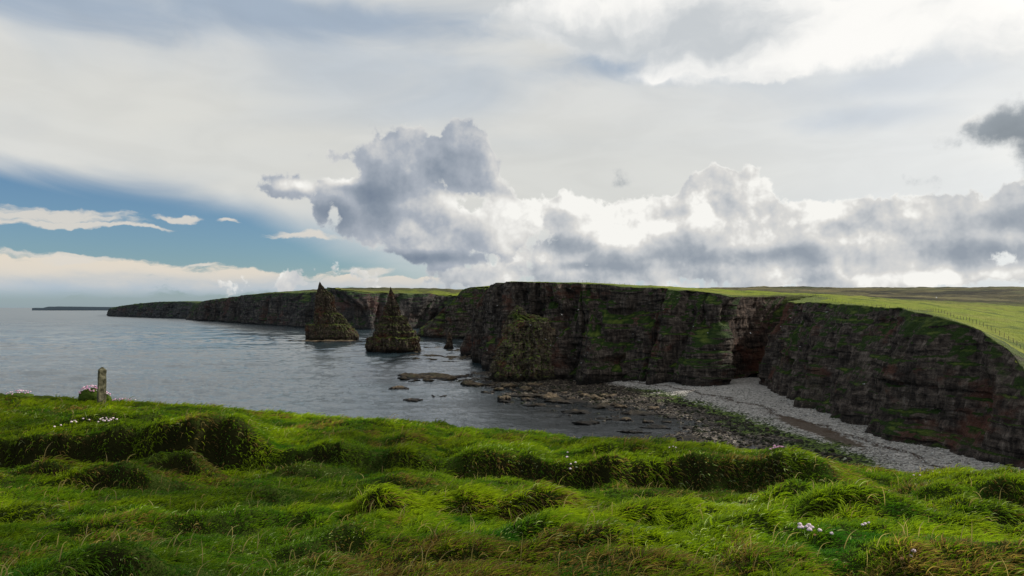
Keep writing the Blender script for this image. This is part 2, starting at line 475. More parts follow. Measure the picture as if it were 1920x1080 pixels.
# ------------------------------------------------------------------ the land
# every control point: foot (px,py,z), rim (px,py,Y) read from the photograph and placed at its real depth
A = [((2300, 1010, 3), (2290, 900, 108)), ((2100, 945, 3), (2120, 800, 122)), ((1960, 895, 3), (2010, 740, 134)), ((1900, 872, 3), (1930, 712, 143)), ((1860, 862, 3), (1885, 655, 152)), ((1790, 843, 3), (1830, 618, 163)),
     ((1700, 820, 3), (1780, 597, 173)), ((1630, 800, 3), (1700, 580, 192)), ((1550, 775, 3), (1600, 571, 224)), ((1480, 747, 3), (1530, 568, 250)),
     ((1432, 728, 3.2), (1476, 567, 276))]
A += [((112, 286, 4.5), (122, 290, 38.6)), ((119, 301, 10), (137, 313, 40.5))]
G = [((119, 301, 10), (137, 313, 40.5)), ((109, 306, 9), (130, 323, 40.3)), ((97, 301, 5), (116, 317, 39.8)), ((84, 290, 3.2), (103, 305, 39.6))]
B = [((84, 290, 3.2), (103, 305, 39.6)), ((1322, 719, 3), (1375, 557, 298)), ((1290, 718, 3), (1335, 549, 304)), ((1240, 713, 3), (1270, 544, 314)), ((1180, 710, 2.2), (1200, 539, 322)),
     ((1120, 711, 1.2), (1120, 533, 332)), ((1060, 711, .5), (1050, 530.5, 342)), ((1000, 706, 0), (1000, 529.5, 352)), ((950, 700, 0), (960, 529, 365)), ((922, 695, 0), (935, 530, 385)),
     ((903, 684, 0), (924, 537, 410)), ((888, 670, 0), (917, 546, 450)), ((895, 662, 0), (925, 548, 500)), ((930, 655, 0), (950, 545, 560)), ((980, 648, 0), (1000, 545, 620))]
C = [((980, 642, 1), (1010, 545, 700)), ((935, 638, 1), (960, 542, 740)), ((890, 635, 1), (921, 541, 775)), ((860, 634, 1), (885, 541, 800)), ((835, 633, 1), (872, 543, 812)), ((815, 632, 1), (855, 560, 818)), ((800, 631.5, 1), (825, 585, 822)),
     ((792, 631, 1), (802, 612, 826)), ((790, 628, 1), (800, 612, 850)), ((800, 625, 1), (830, 590, 880)), ((830, 622, 1), (870, 560, 920)), ((870, 617, 1), (920, 548, 1000))]
D = [((900, 615, 1), (900, 556, 1120)), ((840, 614.5, 1), (858, 557, 1150)), ((812, 614, 1), (832, 555, 1155)), ((780, 615, 1), (800, 551, 1160)), ((730, 616, 1), (725, 551, 1165)), ((690, 617, 1), (685, 549, 1175)), ((650, 617, 1), (640, 545.5, 1180)),
     ((620, 617, 0), (612, 541, 1185)), ((573, 615, 0), (592, 548, 1215)), ((520, 611, 0), (540, 549.5, 1330)), ((467, 607, 0), (467, 553, 1530)), ((430, 604.5, 0), (432, 558, 1660)), ((400, 602.5, 0), (400, 562, 1790)), ((357, 600, 0), (374, 567, 2000)), ((362, 598.5, 0), (372, 568, 2100))]
E = [((362, 598.5, 0), (372, 568, 2100)), ((330, 597, 0), (340, 565.5, 2300)), ((287, 596, 0), (300, 566, 2420)), ((245, 594.5, 0), (255, 569.5, 2600)), ((215, 593.5, 0), (225, 574, 2740)), ((203, 592.5, 0), (206, 579, 2850)), ((206, 590, 0), (212, 577, 3100)), ((240, 588, 0), (245, 574, 3500))]

ALL = [A, G, B, C, D, E]


def foot_rim(sec):
    f = []; r = []
    for a, b in sec:
        if a[1] < 400:      # plain coordinates
            f.append(np.array(a, float)); r.append(np.array(b, float)); continue
        p = onz(*a); f.append(p)
        q = at(*b)
        if p[1] > 1000: q = at(b[0], b[1], p[1] * 1.006 + 9)
        r.append(q)
    return np.array(f), np.array(r)


rimpts = []
for s_ in ALL: rimpts.append(foot_rim(s_)[1])
rimcat = np.vstack(rimpts)
inland = [at(*q) for q in [
    (1425, 539, 1500), (1540, 541, 1500), (1640, 541.5, 1500), (1700, 541.5, 1500), (1780, 540.5, 1500), (1860, 538.5, 1500), (1920, 537, 1500), (2100, 534, 1500), (2600, 530, 1500), (1360, 539, 1400), (1300, 541, 1300), (1200, 541, 1200),
    (1920, 577, 400), (1700, 563, 350), (1600, 556, 360), (1500, 552, 420), (1920, 603, 260), (1920, 640, 190), (2100, 640, 190), (2100, 590, 400), (1920, 556, 800), (1600, 549, 850), (1450, 546, 800),
    (1340, 544, 500), (1300, 543, 600), (1200, 538, 480), (1120, 533, 430), (1040, 531, 480), (980, 535, 560), (1462, 553.6, 450), (1100, 540, 800), (1000, 543, 1000), (1500, 551, 500), (1750, 557, 600),
    (620, 540, 1400), (680, 539.5, 1500), (740, 541, 1500), (800, 542.5, 1500), (870, 545, 1500), (940, 546, 1500), (700, 546, 1250), (800, 548, 1250), (520, 553, 1800), (440, 561, 2100), (560, 551, 1700), (300, 568, 2900), (1800, 600, 230), (2000, 700, 160), (2200, 780, 150), (2400, 700, 260)]]
inland += [np.array(q) for q in [(-600, 4000, 30), (500, 3500, 60), (2500, 3500, 80), (3500, 1500, 90), (1200, 300, 50), (1500, 50, 60), (200, 50, 20), (160, 100, 14)]]
ctrl = np.vstack([rimcat, np.array(inland)])
# drop near duplicates
keep = []
for i, q in enumerate(ctrl):
    if all(np.hypot(*(q[:2] - ctrl[j][:2])) > 2.0 for j in keep): keep.append(i)
ctrl = ctrl[keep]
_d = np.hypot(ctrl[:, None, 0] - ctrl[None, :, 0], ctrl[:, None, 1] - ctrl[None, :, 1])
_w = np.linalg.solve(np.block([[_d + 0.0, np.ones((len(ctrl), 1))], [np.ones((1, len(ctrl))), np.zeros((1, 1))]]), np.append(ctrl[:, 2], 0))


def H(x, y):
    x = np.asarray(x, float); y = np.asarray(y, float)
    out = np.full(x.shape, _w[-1])
    for c_, w_ in zip(ctrl, _w[:-1]):
        out += w_ * np.hypot(x - c_[0], y - c_[1])
    return out


def bumps(x, y):
    r = np.hypot(x, y)
    return 0.6 * fbm(x / 14, y / 14, oct=4, seed=3) * np.clip(r / 300, 0.5, 3) + 0.35 * fbm(x / 3.2, y / 3.2, oct=3, seed=4)


def spline(P, n):
    """Catmull-Rom resample of control rows to n rows, evenly by chord"""
    P = np.asarray(P, float); k = len(P)
    ch = np.r_[0, np.cumsum(np.linalg.norm(np.diff(P[:, :2], axis=0), axis=1) + 1e-6)]
    u = np.linspace(0, ch[-1], n)
    i = np.clip(np.searchsorted(ch, u, side='right') - 1, 0, k - 2)
    t = ((u - ch[i]) / (ch[i + 1] - ch[i]))[:, None]
    g = lambda j: P[np.clip(j, 0, k - 1)]
    p0, p1, p2, p3 = g(i - 1), g(i), g(i + 1), g(i + 2)
    a = 0.5 * (2*p1 + (p2-p0)*t + (2*p0-5*p1+4*p2-p3)*t**2 + (-p0+3*p1-3*p2+p3)*t**3)
    l = p1 * (1 - t) + p2 * t
    return a * 0.55 + l * 0.45


rim_dense = []


def cliff(sec, ns, nt, amp, mat, seed, name='cliff', ribs=(), prof=(0.6, 6.0), unit=1.0, flute=1.0):
    f, r = foot_rim(sec)
    fr = spline(np.hstack([f, r]), ns)
    f = fr[:, :3]; r = fr[:, 3:]
    rim_dense.append(r[:, :2])
    tang = np.gradient(r[:, :2] * 0.5 + f[:, :2] * 0.5, axis=0)
    # smooth the tangent
    for _ in range(12):
        tang[1:-1] = (tang[:-2] + tang[1:-1] * 2 + tang[2:]) / 4
    nin = np.stack([tang[:, 1], -tang[:, 0]], 1)           # inland normal
    nin /= np.linalg.norm(nin, axis=1)[:, None] + 1e-9
    s = np.r_[0, np.cumsum(np.linalg.norm(np.diff(f[:, :2], axis=0), axis=1))]
    t = np.linspace(0, 1, nt)
    T, S = np.meshgrid(t, s, indexing='ij')
    zf = f[:, 2] - 3.0
    Z = zf[None] + (r[:, 2] - zf)[None] * T
    g = prof[0] * T + (1 - prof[0]) * T ** prof[1]
    X = f[None, :, 0] * (1 - g) + r[None, :, 0] * g
    Y = f[None, :, 1] * (1 - g) + r[None, :, 1] * g
    u = unit
    d = 1.0 * fbm(X / (26*u), Y / (26*u), Z / (70*u), 4, seed) * 4.2
    rid = 1 - np.abs(fbm(X / (15*u), Y / (15*u), Z / (60*u) , 4, seed + 5)) * 2
    d += rid * 2.2
    d += fbm(X / (5*u), Y / (5*u), Z / (14*u), 4, seed + 9, 0.6) * 1.8
    # beds: stepped ledges that change along the cliff
    zz = Z / (1.5*u) + 0.6 * vnoise(X / (20*u), Y / (20*u), seed=seed + 2)
    lay = np.floor(zz)
    d += (vnoise(lay * 7.3, S / (9*u), seed=seed + 4)) * 0.75
    lay2 = np.floor(Z / (5.5*u) + 0.5 * vnoise(X / (30*u), Y / (30*u), seed=seed + 6))
    d += (vnoise(lay2 * 3.1, S / (16*u), seed=seed + 8)) * 1.3
    # jointed blocks
    bx = np.floor(S / (3.1*u) + 2.5 * vnoise(lay2, S / (20*u), seed=seed)); d += (_hash(bx.astype(np.int64), lay2.astype(np.int64), 0 * bx.astype(np.int64), seed) - 0.5) * 1.1
    # deep vertical gullies and blunt buttresses
    sw = S / (34*u) + 0.35 * vnoise(S / (18*u), Z / (40*u), seed=seed + 12) + 0.25 * T * vnoise(S / (60*u), S * 0, seed=seed + 15)
    fl = np.abs(fbm(sw * 1.6, Z / (90*u), oct=4, seed=seed + 13, gain=0.55))
    d -= (1 - sstep(0.0, 0.26, fl)) * 6.0 * flute * (0.35 + 0.65 * sstep(0.0, 0.35, T)) 
    d += sstep(0.1, 0.6, fl) * 3.0 * flute
    d *= amp * u
    pxs = 960 + F * f[:, 0] / f[:, 1]
    for rp, top, wid, out, skew in ribs:
        s0 = s[np.argmin(np.abs(pxs - rp))]
        q = T / top
        wob = 3.0 * fbm(S * 0 + rp, Z / 9, oct=3, seed=int(rp))
        dd = (S - s0 + wob - skew * T) / (wid * (1.15 - 0.75 * np.clip(q, 0, 1)) * (1 + 0.25 * vnoise(Z / 5, S * 0, seed=int(rp) + 1)))
        body = np.clip(1 - np.abs(dd), 0, 1) ** 0.75
        d += out * body * np.clip(1 - q, 0, 1) ** (0.8 if out > 0 else 0.3)
    fade = 1.0 - 0.35 * sstep(0.85, 1.0, T)
    d *= fade
    X -= nin[None, :, 0] * d; Y -= nin[None, :, 1] * d
    Z += fbm(X / (3*u), Y / (3*u), Z / (3*u), 3, seed + 40) * 0.5 * u * (1 - T)
    Z += bumps(X, Y) * sstep(0.8, 1.0, T)
    # lip that turns over on to the plateau
    rows_x, rows_y, rows_z = [X], [Y], [Z]
    dist = np.hypot(r[:, 0], r[:, 1])
    wlip = np.maximum(5.0, 0.03 * dist)
    fad = [0.75, 0.5, 0.3, 0.12, 0.0, 0.0]
    for k, (q, hgt) in enumerate(zip([0.10, 0.22, 0.38, 0.6, 0.85, 1.0], [0.12, 0.16, 0.16, 0.14, 0.10, -1.0])):
        x = r[:, 0] + nin[:, 0] * wlip * q - nin[:, 0] * d[-1] * fad[k]
        y = r[:, 1] + nin[:, 1] * wlip * q - nin[:, 1] * d[-1] * fad[k]
        rows_x.append(x[None]); rows_y.append(y[None]); rows_z.append((H(x, y) + bumps(x, y) + hgt)[None])
    # soften step between last face row and plateau height
    X = np.vstack(rows_x); Y = np.vstack(rows_y); Z = np.vstack(rows_z)
    V = np.stack([X, Y, Z], -1).reshape(-1, 3)
    o = mesh_obj(name, V, grid_faces(X.shape[0], X.shape[1])[:, ::-1], mat, kind='structure', smooth=False)
    return o


cliff(A, 900, 120, 0.62, M_ROCK, 11, ribs=[(1450, 1.1, 10, 4, -4), (1520, 0.8, 9, 4, 0), (1600, 0.9, 12, 3, 0), (1700, 0.35, 16, 7, 0), (1820, 0.5, 12, 5, 0)], flute=0.85, prof=(0.62, 5.0))
cliff(G, 160, 100, 0.42, M_ROCK_G, 17, flute=0.6)
cliff(B, 1100, 130, 0.85, M_ROCK_B, 23, prof=(0.55, 5.0), flute=1.0,
      ribs=[(1322, 1.05, 13, 9, 0), (1240, 0.7, 10, 7, -6), (1185, 0.5, 7, 6, 0), (1120, 0.85, 13, 20, -6), (1070, 1.1, 7, -7, 0), (1050, 0.55, 9, 12, -4), (1004, 1.3, 7, -6, 0), (925, 0.9, 10, 5, 0), (890, 0.9, 12, 8, 0)])
cliff(C, 420, 80, 0.8, M_ROCK_C, 37, prof=(0.8, 3.0), unit=1.7)
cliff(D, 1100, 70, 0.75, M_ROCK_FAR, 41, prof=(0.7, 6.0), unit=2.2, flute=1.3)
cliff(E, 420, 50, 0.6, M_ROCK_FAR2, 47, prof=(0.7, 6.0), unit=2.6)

# plateau: one polar sheet, cut to the land side of the rim
poly = np.vstack([np.array(p) for p in rim_dense] + [np.array([[-1000, 4500], [6000, 4500], [6000, 40], [200, 40]])])


def inside(x, y, P):
    res = np.zeros(x.shape, bool)
    x1, y1 = P[:, 0], P[:, 1]; x2, y2 = np.roll(x1, -1), np.roll(y1, -1)
    for a, b, c, d_ in zip(x1, y1, x2, y2):
        if b == d_: continue
        cond = ((b > y) != (d_ > y))
        res ^= cond & (x < (c - a) * (y - b) / (d_ - b) + a)
    return res


poly_l = poly[::3]
rr = 105 * np.exp(np.arange(0, 330) * 0.0112)
aa = np.radians(np.arange(-42, 55, 0.22))
R_, A_ = np.meshgrid(rr, aa, indexing='ij')
PX, PY = R_ * np.sin(A_), R_ * np.cos(A_)
ins = inside(PX.ravel(), PY.ravel(), poly_l)
PZ = H(PX.ravel(), PY.ravel()) + bumps(PX.ravel(), PY.ravel())
far = np.hypot(PX.ravel(), PY.ravel())
PZ += fbm(PX.ravel()/160, PY.ravel()/160, oct=5, seed=77, gain=0.6) * 4.5 * sstep(350, 900, far) - np.clip(far - 1600, 0, 3000) * 0.03
fc = grid_faces(*PX.shape)
fc = fc[ins[fc].all(1)]
used = np.unique(fc); remap = -np.ones(ins.size, int); remap[used] = np.arange(len(used))
mesh_obj('moorland', np.stack([PX.ravel(), PY.ravel(), PZ], 1)[used], remap[fc][:, ::-1], M_GRASSLAND, kind='structure')

# distant low land on the horizon
pts = []
xs = np.linspace(60, 215, 60)
v = []
for k, x in enumerate(xs):
    hgt = 2.6 * sstep(76, 96, x) * (1 - 0.35 * sstep(100, 205, x)) + 0.25 * math.sin(x * 0.3)
    b_ = at(x, 577.5, 9000); b_[2] = -5; t_ = at(x, 577.4 - hgt, 9000)
    v += [b_, t_, t_ + np.array([0, 2500, -15])]
Fd = grid_faces(60, 3)
m_, N_ = new_mat('distant_land'); finish(N_, N_.mix(N_.noise(N_.n('ShaderNodeNewGeometry').outputs['Position'], 0.003, 4), (0.09, 0.12, 0.145), (0.12, 0.15, 0.17)), 1.0, None, 0)
mesh_obj('distant_headland', v, Fd, m_, kind='structure')


# ------------------------------------------------------------------ sea
def water_material():
    m, N = new_mat('sea_water')
    g = N.n('ShaderNodeNewGeometry'); pos = g.outputs['Position']; p = N.sep(pos)
    r = N.v('LENGTH', pos)
    a = N.noise(N.v('MULTIPLY', pos, (0.8, 1.25, 1)), 0.9, 4, 0.6, 0.4)
    c = N.noise(N.v('MULTIPLY', pos, (0.35, 1.0, 1)), 0.022, 4, 0.6, 0.4)
    fade = N.ss(r, 150, 900, 1.0, 0.0)
    nb = N.bump(N.m('MULTIPLY', a, fade), 1.0, 0.34)
    base = N.mix(N.ss(c, 0.3, 0.7), (0.018, 0.032, 0.040), (0.030, 0.048, 0.058))
    rough = N.ss(r, 200, 2500, 0.07, 0.30)
    off = N.ss(N.v('DISTANCE', pos, (70, 235, 0)), 55, 125)
    base = N.mix(off, (0.002, 0.004, 0.005), base)  # dark cliff reflection in the bay painted into the base colour
    finish(N, base, rough, nb, 0.5, {'IOR': N.fmix(off, 1.45, 3.0)})
    return m


def wave_z(x, y):
    r = np.hypot(x, y)
    cell = r * 0.0036
    patch = 0.55 + 0.9 * sstep(-0.4, 0.5, fbm(x / 160, y / 70, oct=3, seed=603))
    z = 0
    for k, (lam, am) in enumerate([(38, 0.55), (17, 0.40), (8.5, 0.42), (4.2, 0.27), (2.1, 0.14)]):
        w = sstep(2.0, 4.0, lam / cell)
        ang = 0.35 * (k - 2)
        xr = x * cos(ang) - y * sin(ang); yr = x * sin(ang) + y * cos(ang)
        n = vnoise(xr / (lam * 1.25), yr / (lam * 0.6), seed=610 + k)
        z = z + am * (1 - np.abs(n) * 1.6) * w
    shore = sstep(60, 260, np.hypot(x - 60, y - 220))
    return z * patch * (0.33 + 0.67 * shore) - 0.42


rr = 100 * np.exp(np.arange(0, 1150) * 0.0036)
aa = np.radians(np.arange(-46, 20, 0.075))
R_, A_ = np.meshgrid(rr, aa, indexing='ij')
sx0, sy0 = R_ * np.sin(A_), R_ * np.cos(A_)
sz0 = wave_z(sx0.ravel(), sy0.ravel())
nfar = 14
rf = rr[-1] * np.exp(np.arange(1, nfar + 1) * 0.28)
Rf, Af = np.meshgrid(rf, aa, indexing='ij')
V = np.vstack([np.stack([sx0.ravel(), sy0.ravel(), sz0], 1), np.stack([(Rf * np.sin(Af)).ravel(), (Rf * np.cos(Af)).ravel(), np.full(Rf.size, -0.2)], 1)])
M_SEA = water_material()
mesh_obj('sea', V, grid_faces(len(rr) + nfar, len(aa))[:, ::-1], M_SEA, kind='structure')
a_ = np.linspace(0, 2 * pi, 64, endpoint=False)
ring = [np.stack([q * np.sin(a_), q * np.cos(a_), 0 * a_ - 1.6 - 0.0008 * q], 1) for q in (30, 300, 3000, 120000)]
mesh_obj('sea', np.vstack(ring), grid_faces(4, 64, True)[:, ::-1], M_SEA, kind='structure')

# ------------------------------------------------------------------ beach
bc = [(2050, 915, 3.5), (1960, 890, 3.2), (1860, 862, 3), (1790, 843, 3), (1700, 820, 3), (1630, 800, 3), (1550, 775, 3), (1480, 747, 3), (1425, 727, 3.3), (1350, 725, 3.1), (1300, 719, 3.1), (1240, 713, 3), (1180, 711, 2.3), (1120, 712, 1.2), (1060, 712, .9), (1000, 708, .7), (940, 702, .5),
      (1165, 714, 1.8), (1200, 723, 1.5), (1250, 732, 1.5), (1330, 757, 1.5), (1440, 790, 1.5), (1560, 825, 1.5), (1650, 856, 1.5), (1800, 920, 1.6),
      (1200, 742, .55), (1280, 768, .5), (1370, 804, .5), (1480, 845, .6), (1560, 880, .7), (1700, 960, .7),
      (905, 722, .0), (960, 738, .0), (1030, 748, .0), (1100, 757, -.05), (1180, 772, -.05), (1260, 797, -.05), (1330, 825, -.05), (1400, 858, 0), (1500, 915, 0), (1600, 1000, 0),
      (870, 740, -1.2), (930, 765, -.6), (1000, 785, -.7), (1100, 805, -.7), (1200, 835, -.7), (1300, 875, -.8), (1400, 950, -1), (850, 800, -4), (1000, 860, -4), (1150, 950, -4), (1300, 1080, -4),
      (870, 690, -0.6), (885, 675, -.4)]
bp = np.array([onz(*q) for q in bc])
_db = np.hypot(bp[:, None, 0] - bp[None, :, 0], bp[:, None, 1] - bp[None, :, 1])
_wb = np.linalg.solve(np.block([[_db, np.ones((len(bp), 1))], [np.ones((1, len(bp))), np.zeros((1, 1))]]), np.append(bp[:, 2], 0))


def HB(x, y):
    out = np.full(np.shape(x), _wb[-1])
    for c_, w_ in zip(bp, _wb[:-1]): out = out + w_ * np.hypot(x - c_[0], y - c_[1])
    return out


def beach_z(x, y):
    z = HB(x, y)
    rough = 1 - sstep(1.1, 1.9, z + 0.5 * fbm(x / 12, y / 12, oct=3, seed=90))
    deep = sstep(-2.5, -0.3, z)
    z = z + rough * deep * (fbm(x / 9, y / 9, oct=3, seed=91) * 0.75 + np.abs(fbm(x / 2.6, y / 2.6, oct=4, seed=92, gain=0.6)) * 0.8 - 0.40)
    z = z + (1 - rough) * (fbm(x / 8, y / 8, oct=3, seed=93) * 0.25 + fbm(x / 0.9, y / 0.9, oct=2, seed=94) * 0.07)
    return z


gx = np.arange(-70, 135, 0.42); gy = np.arange(95, 420, 0.5)
GX, GY = np.meshgrid(gx, gy)
GZ = beach_z(GX, GY)
fc = grid_faces(*GX.shape)
okf = (GZ.ravel()[fc].max(1) > -1.2)
fc = fc[okf]
used = np.unique(fc); remap = -np.ones(GX.size, int); remap[used] = np.arange(len(used))


def beach_material():
    m, N = new_mat('beach')
    g = N.n('ShaderNodeNewGeometry'); pos = g.outputs['Position']; p = N.sep(pos)
    vor = N.n('ShaderNodeTexVoronoi'); N.put(vor.inputs['Vector'], pos); vor.inputs['Scale'].default_value = 1.7
    vb = N.n('ShaderNodeTexVoronoi'); N.put(vb.inputs['Vector'], pos); vb.inputs['Scale'].default_value = 0.7
    cell = N.sep(vor.outputs['Color'])[0]
    n = N.noise(pos, 0.09, 5, 0.6); n2 = N.noise(pos, 0.6, 5, 0.65)
    zz = N.m('MULTIPLY_ADD', N.m('SUBTRACT', n, 0.5), 1.1, p[2])
    gravel = N.mix(cell, (0.19, 0.18, 0.17), (0.46, 0.44, 0.41))
    gravel = N.mix(N.ss(n2, 0.3, 0.7), N.mix(0.5, gravel, (0.13, 0.12, 0.11)), gravel)
    # tide wrack lines
    wr = N.m('ABSOLUTE', N.m('SUBTRACT', N.m('MULTIPLY_ADD', N.m('SUBTRACT', N.noise(pos, 0.03, 4, 0.6), 0.5), 1.6, p[2]), 2.15))
    wr = N.m('MULTIPLY', N.ss(wr, 0.03, 0.14, 1.0, 0.0), N.ss(n2, 0.36, 0.5))
    gravel = N.mix(wr, gravel, (0.045, 0.032, 0.024))
    k0 = onz(1470, 782, 2); k1 = onz(1600, 832, 2); dk_ = k1 - k0; Lk = float(np.hypot(dk_[0], dk_[1])); ux_, uy_ = dk_[0] / Lk, dk_[1] / Lk
    rel = N.v('SUBTRACT', pos, tuple((k0 + k1) / 2))
    al = N.v('DOT_PRODUCT', rel, (ux_, uy_, 0)); ac = N.v('DOT_PRODUCT', rel, (-uy_, ux_, 0))
    ke = N.v('LENGTH', N.comb(N.m('DIVIDE', al, Lk * 0.62), N.m('DIVIDE', ac, 3.6), 0.0))
    ke = N.m('MULTIPLY_ADD', N.m('SUBTRACT', n2, 0.5), 1.6, N.m('MULTIPLY_ADD', N.m('SUBTRACT', n, 0.5), 1.2, ke))
    gravel = N.mix(N.ss(ke, 0.75, 1.05, 0.9, 0.0), gravel, (0.060, 0.040, 0.026))
    rock = N.mix(n2, (0.005, 0.004, 0.004), (0.045, 0.034, 0.026))
    rock = N.mix(N.ss(cell, 0.72, 0.95, 0, .6), rock, (0.26, 0.22, 0.16))
    algae = N.mix(N.ss(cell, 0.2, 0.8), (0.010, 0.018, 0.005), (0.085, 0.13, 0.018))
    c = N.mix(N.m('MULTIPLY', N.ss(zz, 0.45, 0.8), N.ss(p[0], 45, 62)), rock, algae)
    gsel = N.ss(N.m('MULTIPLY_ADD', N.m('SUBTRACT', cell, 0.5), 0.5, zz), 1.15, 1.6)
    c = N.mix(gsel, c, gravel)
    # algae only along the inner bay
    b = N.bump(N.m('ADD', vor.outputs['Distance'], N.m('MULTIPLY', n2, 0.8)), 0.9, 0.35)
    finish(N, c, N.ss(zz, 0.0, 1.4, 0.5, 0.95), b, 0.15)
    return m


M_BEACH = beach_material()
mesh_obj('beach', np.stack([GX.ravel(), GY.ravel(), GZ.ravel()], 1)[used], remap[fc], M_BEACH, kind='structure')


# ------------------------------------------------------------------ loose rock
def ico(sub=2):
    import bmesh
    b = bmesh.new(); bmesh.ops.create_icosphere(b, subdivisions=sub, radius=1)
    V = np.array([q.co[:] for q in b.verts]); Fq = np.array([[w.index for w in f.verts] for f in b.faces]); b.free()
    return V, Fq


IV1, IF1 = ico(1); IV2, IF2 = ico(2); IV4, IF4 = ico(4)


def stones_mesh(name, xs, ys, zs, rad, flat, mat, seed, label, cat):
    Vs, Fs = [], []
    n = len(xs); r_ = np.random.default_rng(seed)
    for i in range(n):
        a = r_.uniform(0, 2 * pi); ca, sa = cos(a), sin(a)
        q = IV1 * (1 + r_.uniform(-0.28, 0.28, (len(IV1), 1)))
        q = q * np.array([1, r_.uniform(0.6, 1), flat * r_.uniform(0.7, 1.3)]) * rad[i]
        q = np.stack([q[:, 0] * ca - q[:, 1] * sa, q[:, 0] * sa + q[:, 1] * ca, q[:, 2]], 1) + np.array([xs[i], ys[i], zs[i]])
        Vs.append(q); Fs.append(IF1 + i * len(IV1))
    o = mesh_obj(name, np.vstack(Vs), np.vstack(Fs), mat, smooth=False)
    tag(o, label, cat, kind='stuff')
    return o


def cobble_mat(name, lo, hi, third=None):
    m, N = new_mat(name)
    g = N.n('ShaderNodeNewGeometry')
    ri = g.outputs['Random Per Island']
    c = N.mix(ri, lo, hi)
    if third: c = N.mix(N.ss(N.noise(g.outputs['Position'], 0.08, 3, .5), 0.45, 0.58), c, third)
    c = N.mix(N.ss(N.noise(g.outputs['Position'], 3.0, 4, .6), 0.3, 0.7, 0, .45), c, (0.05, 0.045, 0.04))
    finish(N, c, 0.85, None, 0.1)
    return m


K0, K1 = onz(1470, 782, 2), onz(1600, 832, 2)


def scatter(n, zlo, zhi, seed, box=(-30, 125, 120, 335), power=1.0):
    r_ = np.random.default_rng(seed); X = r_.uniform(box[0], box[1], n * 8); Y = r_.uniform(box[2], box[3], n * 8)
    z = beach_z(X, Y); zb = HB(X, Y); k = (zb > zlo) & (zb < zhi) & (np.abs(X / Y) < 0.8)
    acc = r_.uniform(0, 1, len(X)) < (150 / Y) ** power
    tt = np.clip(((X - K0[0]) * (K1[0] - K0[0]) + (Y - K0[1]) * (K1[1] - K0[1])) / ((K1[0] - K0[0]) ** 2 + (K1[1] - K0[1]) ** 2), 0, 1)
    acc &= np.hypot(X - K0[0] - tt * (K1[0] - K0[0]), Y - K0[1] - tt * (K1[1] - K0[1])) > 3.0
    k &= acc
    X, Y, z = X[k][:n], Y[k][:n], z[k][:n]
    return X, Y, z


X_, Y_, Z_ = scatter(9000, 1.35, 3.1, 5, power=2.0)
r_ = 0.14 + 0.30 * rng.random(len(X_)) ** 2.4
stones_mesh('cobbles', X_, Y_, Z_ + 0.03, r_, 0.6, cobble_mat('cobble_stone', (0.14, 0.13, 0.12), (0.50, 0.48, 0.44)), 1, 'pale grey rounded cobbles spread over the pebble beach below the cliff', 'cobbles')
X_, Y_, Z_ = scatter(5500, -0.45, 1.15, 6, power=1.0)
r_ = 0.2 + 0.75 * rng.random(len(X_)) ** 3
stones_mesh('shore_stones', X_, Y_, Z_ + 0.02, r_, 0.55, cobble_mat('weedy_stone', (0.004, 0.004, 0.004), (0.045, 0.036, 0.028), (0.014, 0.020, 0.006)), 2, 'dark weedy stones and wrack between the pebble beach and the water', 'stones')


def rock_thing(name, cx, cy, z0, sx, sy, sz, rot, seed, mat, flat_top=True):
    V = IV4.copy()
    r2 = np.hypot(V[:, 0], V[:, 1]) + 1e-6
    th = np.arctan2(V[:, 1], V[:, 0])
    out = 1 + 0.55 * fbm(np.cos(th) * 1.9 + seed, np.sin(th) * 1.9, oct=5, seed=seed, gain=0.6) + 0.22 * vnoise(np.cos(th) * 6, np.sin(th) * 6, seed=seed + 1)
    V[:, 0] *= out; V[:, 1] *= out
    zt = V[:, 2].copy()
    if flat_top:
        zt = np.sign(zt) * np.abs(zt) ** 0.35
    x = V[:, 0] * sx; y = V[:, 1] * sy
    z = zt * sz
    zl = z + fbm(x / 5 + seed, y / 5, oct=4, seed=seed, gain=0.6) * sz * 1.5 - 0.35 * sz
    # bedding steps
    st = 0.28 * max(sz, 0.6)
    zl = np.where(z > -0.5 * sz, np.floor(zl / st) * st * 0.75 + zl * 0.25, zl)
    c, s = cos(rot), sin(rot)
    P = np.stack([x * c - y * s, x * s + y * c, zl], 1)
    o = mesh_obj(name, P, IF4, mat, smooth=False)
    o.location = (cx, cy, z0)
    return o


def skerry_material(name='skerry_rock', k=1.0):
    m, N = new_mat(name)
    g = N.n('ShaderNodeNewGeometry'); pos = g.outputs['Position']; p = N.sep(pos)
    n = N.noise(N.v('MULTIPLY', pos, (1, 1, 2.5)), 0.5, 7, 0.65)
    c = N.ramp(n, [(0.3, (0.022, 0.016, 0.011)), (0.5, (0.085, 0.062, 0.038)), (0.7, (0.20, 0.15, 0.09))])
    c = N.mix(N.ss(N.noise(pos, 0.13, 4, .6), .5, .66, 0, .6), c, (0.07, 0.068, 0.03))
    c = N.mix(N.ss(N.m('MULTIPLY_ADD', N.m('SUBTRACT', n, 0.5), 1.2, p[2]), 0.2, 0.9), (0.012, 0.010, 0.009), c)
    if k != 1.0: c = N.mix(1.0, c, (k, k, k * 0.9), 'MULTIPLY')
    finish(N, c, 0.8, N.bump(n, 1.0, 0.7), 0.15)
    return m


